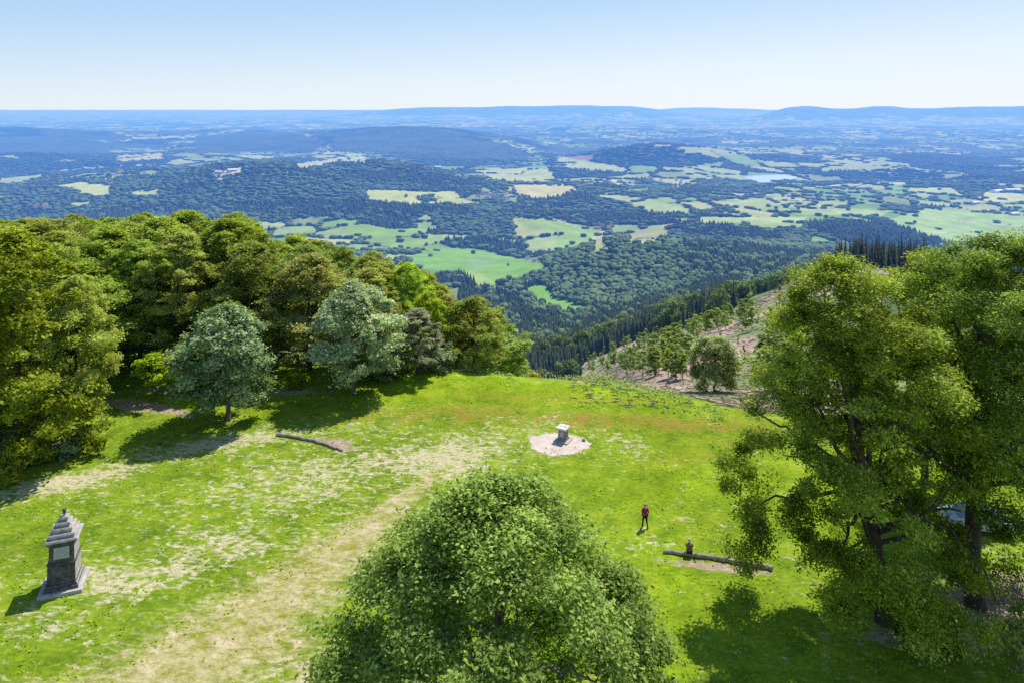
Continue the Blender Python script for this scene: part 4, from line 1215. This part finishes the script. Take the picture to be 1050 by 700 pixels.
def log_mesh(L_, r0, r1, seed, bend=.2):
    rng = np.random.default_rng(seed)
    n = 26; t = np.linspace(0, 1, n)
    path = np.stack([t * L_, bend * np.sin(t * PI) + .03 * rng.normal(size=n), r0 * .8 + 0 * t + (r1 - r0) * .8 * t], 1)
    rad = (r0 + (r1 - r0) * t) * (1 + .07 * rng.normal(size=n))
    V, Fq = tube(path, rad, 12)
    V = V + rng.normal(size=V.shape) * r0 * .045
    V[:, 2] = np.maximum(V[:, 2], -.1)
    return V, Fq, path, rad
def build_log(u0, v0, u1, v1, r0, r1, seed, lb, bend, stub=True):
    a = gp(u0, v0); b = gp(u1, v1)
    L_ = math.hypot(b[0] - a[0], b[1] - a[1]); rz = math.atan2(b[1] - a[1], b[0] - a[0])
    t = empty('fallen_log', a, rz); t.rotation_euler = (0, -math.atan2(b[2] - a[2], L_), rz)
    tag(t, lb, 'log')
    V, Fq, path, rad = log_mesh(L_, r0, r1, seed, bend)
    mobj('stem', np_mesh('stem', V, Fq, smooth=True, mats=[M['bark_log']]), t)
    cutm = plain_mat('cut_wood', (.50, .38, .25), .8, .1, .3, 8, False)
    for e, i in ((0, 0), (1, -1)):
        ring = V.reshape(-1, 12, 3)[i]; c = ring.mean(0)
        me = bpy.data.meshes.new('cut_end'); off = np.array([-.004 if e == 0 else .004, 0, 0])
        me.from_pydata([tuple(p + off) for p in ring] + [tuple(c + off * 3)], [], [(k, (k + 1) % 12, 12) for k in range(12)]); me.materials.append(cutm)
        mobj('cut_end', me, t)
    if stub:
        rng = random.Random(seed)
        for f in (.3, .62, .85):
            p = path[int(f * 25)]; d = np.array([.25, rng.choice((-1, 1)) * .35, .30])
            Vs, Fs = tube(np.array([p, p + d * .6, p + d]), [.07, .055, .03], 6)
            mobj('branch_stub', np_mesh('branch_stub', Vs, Fs, mats=[M['bark_log']], smooth=True), t)
    return a, b, rz

# ------------------------------------------------------------------ people
def skin_mesh(name, verts, edges, mat, parent, sub=2, root=0):
    me = bpy.data.meshes.new(name); me.from_pydata([v[0] for v in verts], edges, [])
    o = bpy.data.objects.new(name, me); C.objects.link(o)
    sk = o.modifiers.new('skin', 'SKIN'); ss = o.modifiers.new('sub', 'SUBSURF'); ss.levels = ss.render_levels = sub
    for i, v in enumerate(verts):
        r = v[1]; me.skin_vertices[0].data[i].radius = r if isinstance(r, tuple) else (r, r)
        me.skin_vertices[0].data[i].use_root = (i == root)
    dg = bpy.context.evaluated_depsgraph_get(); dg.update()
    ev = bpy.data.meshes.new_from_object(o.evaluated_get(dg))
    bpy.data.objects.remove(o); ev.name = name; ev.materials.clear(); ev.materials.append(mat)
    for p in ev.polygons: p.use_smooth = True
    return mobj(name, ev, parent)
def person(loc, rz, J, top_m, leg_m, hair_m, label, bulk=1.0):
    """J: joint positions; one continuous skinned body, clothes grown over the same skeleton"""
    skin = plain_mat('skin', (.50, .30, .22), .6, .3, .08, 5, False)
    shoe = plain_mat('shoe_leather', (.05, .045, .04), .7, .3, .1, 5, False)
    t = empty('person', loc, rz); tag(t, label, 'person')
    names = ['pelvis', 'waist', 'chest', 'neck', 'head0', 'head1', 'headtop']
    rad = dict(pelvis=.135, waist=.115, chest=(.155, .115), neck=.055, head0=.075, head1=(.085, .10), headtop=.06, sh=.06, el=.042, wr=.03, hand=.035, fing=.016, hip=.085, knee=.058, ank=.038, toe=.032, heel=.035)
    order = ['pelvis', 'waist', 'chest', 'neck', 'head0', 'head1', 'headtop']
    for s in 'LR': order += [k + s for k in ('sh', 'el', 'wr', 'hand', 'hip', 'knee', 'ank', 'toe')]
    def grow(nm, keys, extra, scale, mat, fing=False):
        vs = []; idx = {}
        for k in keys:
            base = k[:-1] if k[-1] in 'LR' else k
            r = rad[base]
            r = tuple(q * scale.get(base, 1) for q in r) if isinstance(r, tuple) else r * scale.get(base, 1)
            idx[k] = len(vs); vs.append((J[k], r))
        ed = [(idx[a], idx[b]) for a, b in extra if a in idx and b in idx]
        if fing:
            for s in 'LR':
                h = Vector(J['hand' + s]); w = Vector(J['wr' + s]); d = (h - w).normalized(); sd = d.cross(Vector((0, 1, 0))).normalized()
                if sd.length < .1: sd = Vector((1, 0, 0))
                for q, ln in zip((-1.4, -.5, .4, 1.3), (.06, .075, .08, .065)):
                    b = len(vs); vs.append((tuple(h + sd * q * .018 + d * .03), .010)); vs.append((tuple(h + sd * q * .02 + d * ln + Vector((0, .012, 0))), .008))
                    ed += [(idx['hand' + s], b), (b, b + 1)]
                b = len(vs); vs.append((tuple(h - sd * .05 + d * .02), .011)); ed.append((idx['hand' + s], b))
        return skin_mesh(nm, vs, ed, mat, t)
    E = [('pelvis', 'waist'), ('waist', 'chest'), ('chest', 'neck'), ('neck', 'head0'), ('head0', 'head1'), ('head1', 'headtop')]
    for s in 'LR': E += [('chest', 'sh' + s), ('sh' + s, 'el' + s), ('el' + s, 'wr' + s), ('wr' + s, 'hand' + s), ('pelvis', 'hip' + s), ('hip' + s, 'knee' + s), ('knee' + s, 'ank' + s), ('ank' + s, 'toe' + s)]
    grow('body', order, E, {}, skin, True)
    grow('jacket', ['pelvis', 'waist', 'chest', 'shL', 'elL', 'wrL', 'shR', 'elR', 'wrR'], E, dict(pelvis=1.22 * bulk, waist=1.3 * bulk, chest=1.2 * bulk, sh=1.4 * bulk, el=1.5, wr=1.45), top_m)
    grow('trousers', ['pelvis', 'hipL', 'kneeL', 'ankL', 'hipR', 'kneeR', 'ankR'], E, dict(pelvis=1.12, hip=1.18, knee=1.3, ank=1.45), leg_m)
    for s in 'LR':
        a, b = Vector(J['ank' + s]), Vector(J['toe' + s])
        hb = a + (a - b) * .3; hb.z = b.z
        skin_mesh('shoe', [(tuple(a), .05), (tuple((a + b) / 2 - Vector((0, 0, .0))), .05), (tuple(b), .042), (tuple(hb), .045)], [(0, 1), (1, 2), (0, 3)], shoe, t)
    # face and hair
    hc = Vector(J['head1']); f = Vector((0, 1, 0))
    bm = bmesh.new(); bmesh.ops.create_cone(bm, cap_ends=True, segments=8, radius1=.016, radius2=.005, depth=.035, matrix=Matrix.Translation(hc + Vector((0, .102, -.012))) @ Matrix.Rotation(-PI / 2, 4, 'X'))
    bm_obj('nose', bm, skin, t, smooth=True)
    eye = plain_mat('eye', (.04, .03, .03), .3, .5, .05, 5, False)
    for s in (-1, 1):
        bm = bmesh.new(); bmesh.ops.create_icosphere(bm, subdivisions=2, radius=.012, matrix=Matrix.Translation(hc + Vector((s * .032, .088, .012)))); bm_obj('eye', bm, eye, t)
        bm = bmesh.new(); bmesh.ops.create_icosphere(bm, subdivisions=2, radius=.028, matrix=Matrix.Translation(hc + Vector((s * .088, 0, -.005))) @ Matrix.Diagonal((.4, .7, 1.1, 1))); bm_obj('ear', bm, skin, t)
    bm = bmesh.new(); bmesh.ops.create_cube(bm, size=1, matrix=Matrix.Translation(hc + Vector((0, .092, -.052))) @ Matrix.Diagonal((.045, .01, .009, 1))); bm_obj('mouth', bm, plain_mat('lips', (.35, .12, .10), .6, .3, .05, 5, False), t, .003)
    bm = bmesh.new(); bmesh.ops.create_icosphere(bm, subdivisions=3, radius=.112, matrix=Matrix.Translation(hc + Vector((0, -.015, .028))) @ Matrix.Diagonal((.97, 1.02, 1.05, 1)))
    dl = [v for v in bm.verts if v.co.y > hc.y + .045 and v.co.z < hc.z + .07]
    bmesh.ops.delete(bm, geom=dl, context='VERTS'); bm_obj('hair', bm, hair_m, t, smooth=True)
    t.scale = (.92, .92, .92)
    return t
def build_people():
    mag = plain_mat('magenta_jacket', (.42, .02, .13), .8, .2, .2, 6, False)
    navy = plain_mat('dark_trousers', (.022, .026, .045), .85, .2, .2, 6, False)
    blond = plain_mat('blond_hair', (.42, .30, .17), .7, .3, .25, 30, False)
    grey = plain_mat('grey_hair', (.50, .46, .40), .7, .3, .2, 30, False)
    brown = plain_mat('brown_patterned_coat', (.20, .12, .075), .9, .1, .4, 9, False)
    x, y, z = gp(661.5, 540.5)
    J = dict(pelvis=(0, 0, .95), waist=(0, .01, 1.12), chest=(0, .02, 1.36), neck=(0, .03, 1.52), head0=(0, .035, 1.58), head1=(0, .045, 1.66), headtop=(0, .035, 1.74),
             shL=(-.19, .02, 1.42), elL=(-.25, -.06, 1.16), wrL=(-.23, .05, .94), handL=(-.23, .09, .87), shR=(.19, .02, 1.42), elR=(.25, -.03, 1.15), wrR=(.25, .10, .96), handR=(.25, .14, .89),
             hipL=(-.10, 0, .88), kneeL=(-.11, .16, .50), ankL=(-.11, .20, .10), toeL=(-.12, .36, .04), hipR=(.10, 0, .88), kneeR=(.11, -.03, .50), ankR=(.12, -.22, .13), toeR=(.12, -.08, .04))
    person((x, y, z), math.radians(12), J, mag, navy, blond, 'walker in magenta jacket and dark trousers crossing the grass')
    a, b, rz = build_log(680.5, 566, 792, 584, .12, .16, 4, 'long pale log on the grass where the person sits', .12)
    t = .245
    lx, ly = a[0] + (b[0] - a[0]) * t, a[1] + (b[1] - a[1]) * t
    lz = hz(lx, ly)
    J = dict(pelvis=(0, 0, .56), waist=(0, .04, .73), chest=(0, .12, .93), neck=(0, .19, 1.06), head0=(0, .22, 1.11), head1=(0, .27, 1.18), headtop=(0, .27, 1.26),
             shL=(-.18, .12, .98), elL=(-.22, .22, .80), wrL=(-.15, .42, .70), handL=(-.10, .48, .70), shR=(.18, .12, .98), elR=(.22, .22, .80), wrR=(.15, .42, .70), handR=(.10, .48, .70),
             hipL=(-.10, .05, .54), kneeL=(-.15, .45, .50), ankL=(-.14, .50, .10), toeL=(-.16, .66, .04), hipR=(.10, .05, .54), kneeR=(.15, .45, .50), ankR=(.14, .46, .10), toeR=(.16, .62, .04))
    J = {k: (p[0], p[1], p[2] - .17 if p[2] > .3 else p[2]) for k, p in J.items()}
    person((lx, ly, lz - .02), rz + .05, J, brown, navy, grey, 'person in brown coat seated on the log, back turned', 1.3)
    build_log(284, 446, 351, 462.5, .15, .10, 9, 'long thin grey log lying alone on the grass at left', .35, False)

# ------------------------------------------------------------------ parked cars under the trees
def build_car(loc, rz, paint, label, group=None):
    t = empty('parked_car', loc, rz); tag(t, label, 'car', group)
    prof = [(-2.1, .30), (-2.15, .62), (-2.02, .92), (-1.25, 1.00), (-.62, 1.44), (.95, 1.47), (1.78, 1.02), (2.08, .90), (2.12, .45), (2.05, .28)]
    low = [(-2.1, .30), (-2.15, .62), (-2.02, .92), (-1.25, 1.00), (1.78, 1.02), (2.08, .90), (2.12, .45), (2.05, .28)]
    def ext(pr, w0, w1, split):
        bm = bmesh.new(); rows = []
        for s in (-1, 1):
            rows.append([bm.verts.new((p[0], s * (w1 if p[1] > split else w0), p[1])) for p in pr])
        n = len(pr)
        bm.faces.new(rows[0]); bm.faces.new(rows[1][::-1])
        for i in range(n): bm.faces.new((rows[0][i], rows[0][(i + 1) % n], rows[1][(i + 1) % n], rows[1][i]))
        return bm
    bm_obj('body', ext(low, .86, .86, 9), paint, t, .05, True)
    cab = [(-1.28, .98), (-.64, 1.42), (.93, 1.45), (1.76, 1.0)]
    bm = bmesh.new(); rows = []
    for s in (-1, 1): rows.append([bm.verts.new((p[0], s * (.62 if p[1] > 1.1 else .80), p[1])) for p in cab])
    bm.faces.new(rows[0]); bm.faces.new(rows[1][::-1])
    for i in range(4): bm.faces.new((rows[0][i], rows[0][(i + 1) % 4], rows[1][(i + 1) % 4], rows[1][i]))
    bm_obj('window', bm, M['car_glass'], t, .02)
    bm = bmesh.new(); prism(bm, 1.425, 1.50, 1.50, 1.42, 1.28, 1.16, .15, 0); bm_obj('roof', bm, paint, t, .02)
    tyre = plain_mat('tyre_rubber', (.02, .02, .02), .9, .1, .1, 5, False); rim = plain_mat('rim_metal', (.5, .5, .52), .35, .5, .1, 5, False)
    for sx in (-1.3, 1.3):
        for s in (-1, 1):
            bm = bmesh.new(); bmesh.ops.create_cone(bm, cap_ends=True, segments=20, radius1=.33, radius2=.33, depth=.2)
            w = bm_obj('wheel', bm, tyre, t, .02); w.location = (sx, s * .80, .33); w.rotation_euler = (PI / 2, 0, 0)
            bm = bmesh.new(); bmesh.ops.create_cone(bm, cap_ends=True, segments=12, radius1=.19, radius2=.17, depth=.03)
            r = bm_obj('rim', bm, rim, w); r.location = (0, 0, -s * .11)
    for s in (-1, 1):
        bm = bmesh.new(); prism(bm, .62, .78, .06, .05, .34, .3, -2.10, s * .6); bm_obj('headlight', bm, M['lamp_glass'], t, .01)
        bm = bmesh.new(); prism(bm, .66, .86, .06, .05, .28, .26, 2.08, s * .66); bm_obj('taillight', bm, M['tail_glass'], t, .01)
def build_cars():
    def paint(name, c):
        m, nt, out = new_mat(name); surf(nt, out, c, .25, .6, air=False); return m
    M['car_glass'] = paint('car_glass', (.16, .22, .30)); M['lamp_glass'] = paint('lamp_glass', (.8, .8, .8)); M['tail_glass'] = paint('tail_glass', (.5, .02, .02))
    x, y, z = gp(1000, 541)
    build_car((x, y, z), math.radians(-14), paint('silver_blue_paint', (.50, .56, .64)), 'silver blue car parked behind the thick right hand trunk')
    x, y, z = gp(62, 402)
    build_car((x, y, z), math.radians(10), paint('white_paint', (.80, .82, .85)), 'white car half hidden behind the olive tree at left')
def build_right_corner():
    R_ = random.Random(3)
    b1 = dict(seed=210, H=2.2, R=1.1, base=.2, clumps=16, tips=7, leaves=9, size=.13, trunk_r=.04, shell=.4, clump_r=.26, lump=.4, split=.2, limbs=6, flat=.7, low=.8)
    for uu, vv, k, lb in ((1046, 690, 1.15, 'pale leafed bush at the bottom right corner'), (1060, 660, 1.1, 'pale leafed bush just above the corner bush at right')):
        x, y, z = gp(uu, vv)
        put_tree('bush', tree_variant('cbush', 'leaf_pale', **b1), (x, y, z), R_.random() * 6, (k, k, k), lb, 'bush')
    # bare twiggy brush on the worn earth
    for j, (uu, vv) in enumerate(((1022, 612), (1040, 606), (1050, 618))):
        x, y, z = gp(uu, vv); rng = np.random.default_rng(60 + j); c = Col_()
        for i in range(60):
            s = np.append(rng.normal(size=2) * .35, 0); a = rng.random() * 6.28; l = rng.uniform(.5, 1.2)
            e = s + np.array([math.cos(a) * l * .6, math.sin(a) * l * .6, l * .75])
            V, Fq = tube(bez(s, s + [0, 0, l * .6], e, 4), [.02, .016, .012, .006], 4); c.add(V, Fq)
        V, Fq = c.get(); o = mobj('dry_brush', np_mesh('dry_brush', V, Fq, mats=[M['bark_log']])); o.location = (x, y, z)
        tag(o, 'bare twiggy brush on the worn pink earth at right', 'brush', 'dry brush at the right edge')

BUILD = [build_valley, build_lake, build_houses, build_near_trees, build_slope_trees, build_grass, build_monument, build_table, build_people, build_cars, build_right_corner]


# ------------------------------------------------------------------ world, sun, camera
def build_light():
    w = bpy.data.worlds.new('World'); scene.world = w; w.use_nodes = True
    nt = w.node_tree; nt.nodes.clear()
    out = nt.nodes.new('ShaderNodeOutputWorld'); bg = nt.nodes.new('ShaderNodeBackground')
    sky = nt.nodes.new('ShaderNodeTexSky'); sky.sky_type = 'NISHITA'; sky.sun_disc = False
    el, az = math.radians(57), math.radians(37)      # az measured from +Y towards +X
    sky.sun_elevation = el; sky.sun_rotation = az
    sky.altitude = 800; sky.air_density = 1.0; sky.dust_density = .35; sky.ozone_density = 1.6
    hs = nt.nodes.new('ShaderNodeHueSaturation'); hs.inputs['Saturation'].default_value = SKY_SAT; hs.inputs['Value'].default_value = 1
    nt.links.new(sky.outputs[0], hs.inputs['Color'])
    # clear bright summer air: whiter towards the horizon
    tc = nt.nodes.new('ShaderNodeTexCoord'); sp = nt.nodes.new('ShaderNodeSeparateXYZ'); nt.links.new(tc.outputs['Generated'], sp.inputs[0])
    rx = math_(nt, 'ADD', sp.outputs['Z'], math_(nt, 'MULTIPLY', sp.outputs['X'], -.06))
    gr = ramp(nt, rx, [(0, (8.7, 9.55, 10.6)), (.04, (8.2, 9.3, 10.5)), (.13, (5.4, 7.6, 10.2)), (.22, (3.6, 6.2, 9.9)), (.5, (2.3, 3.9, 7.6)), (1, (1.5, 2.7, 6.0))])
    mx = mix(nt, .8, hs.outputs[0], gr)
    nt.links.new(mx, bg.inputs[0])
    bg.inputs['Strength'].default_value = SKY_STR
    nt.links.new(bg.outputs[0], out.inputs[0])
    s = bpy.data.lights.new('sun', 'SUN'); s.energy = 5.5; s.angle = math.radians(.5); s.color = (1, .955, .88)
    so = bpy.data.objects.new('sun', s); C.objects.link(so)
    d = Vector((math.sin(az) * math.cos(el), math.cos(az) * math.cos(el), math.sin(el)))
    so.rotation_euler = d.to_track_quat('Z', 'Y').to_euler(); so.location = (0, 0, 200)
    cam = bpy.data.cameras.new('camera'); co = bpy.data.objects.new('camera', cam); C.objects.link(co)
    cam.sensor_width = 36; cam.lens = 36 * F / 1050; cam.shift_y = -(350 - V0) / 1050; cam.clip_start = .5; cam.clip_end = 200000
    co.location = (0, 0, CAMZ); co.rotation_euler = (PI / 2, 0, 0)
    scene.camera = co
    scene.view_settings.view_transform = 'Standard'; scene.view_settings.look = 'None'; scene.view_settings.exposure = 0
    scene.cycles.use_denoising = False
    scene.cycles.max_bounces = 6; scene.cycles.diffuse_bounces = 3; scene.cycles.transparent_max_bounces = 8
    scene.cycles.sample_clamp_indirect = 4
SKY_STR = .10; SKY_SAT = .9

build_ground()
for fn in BUILD: fn()
build_light()
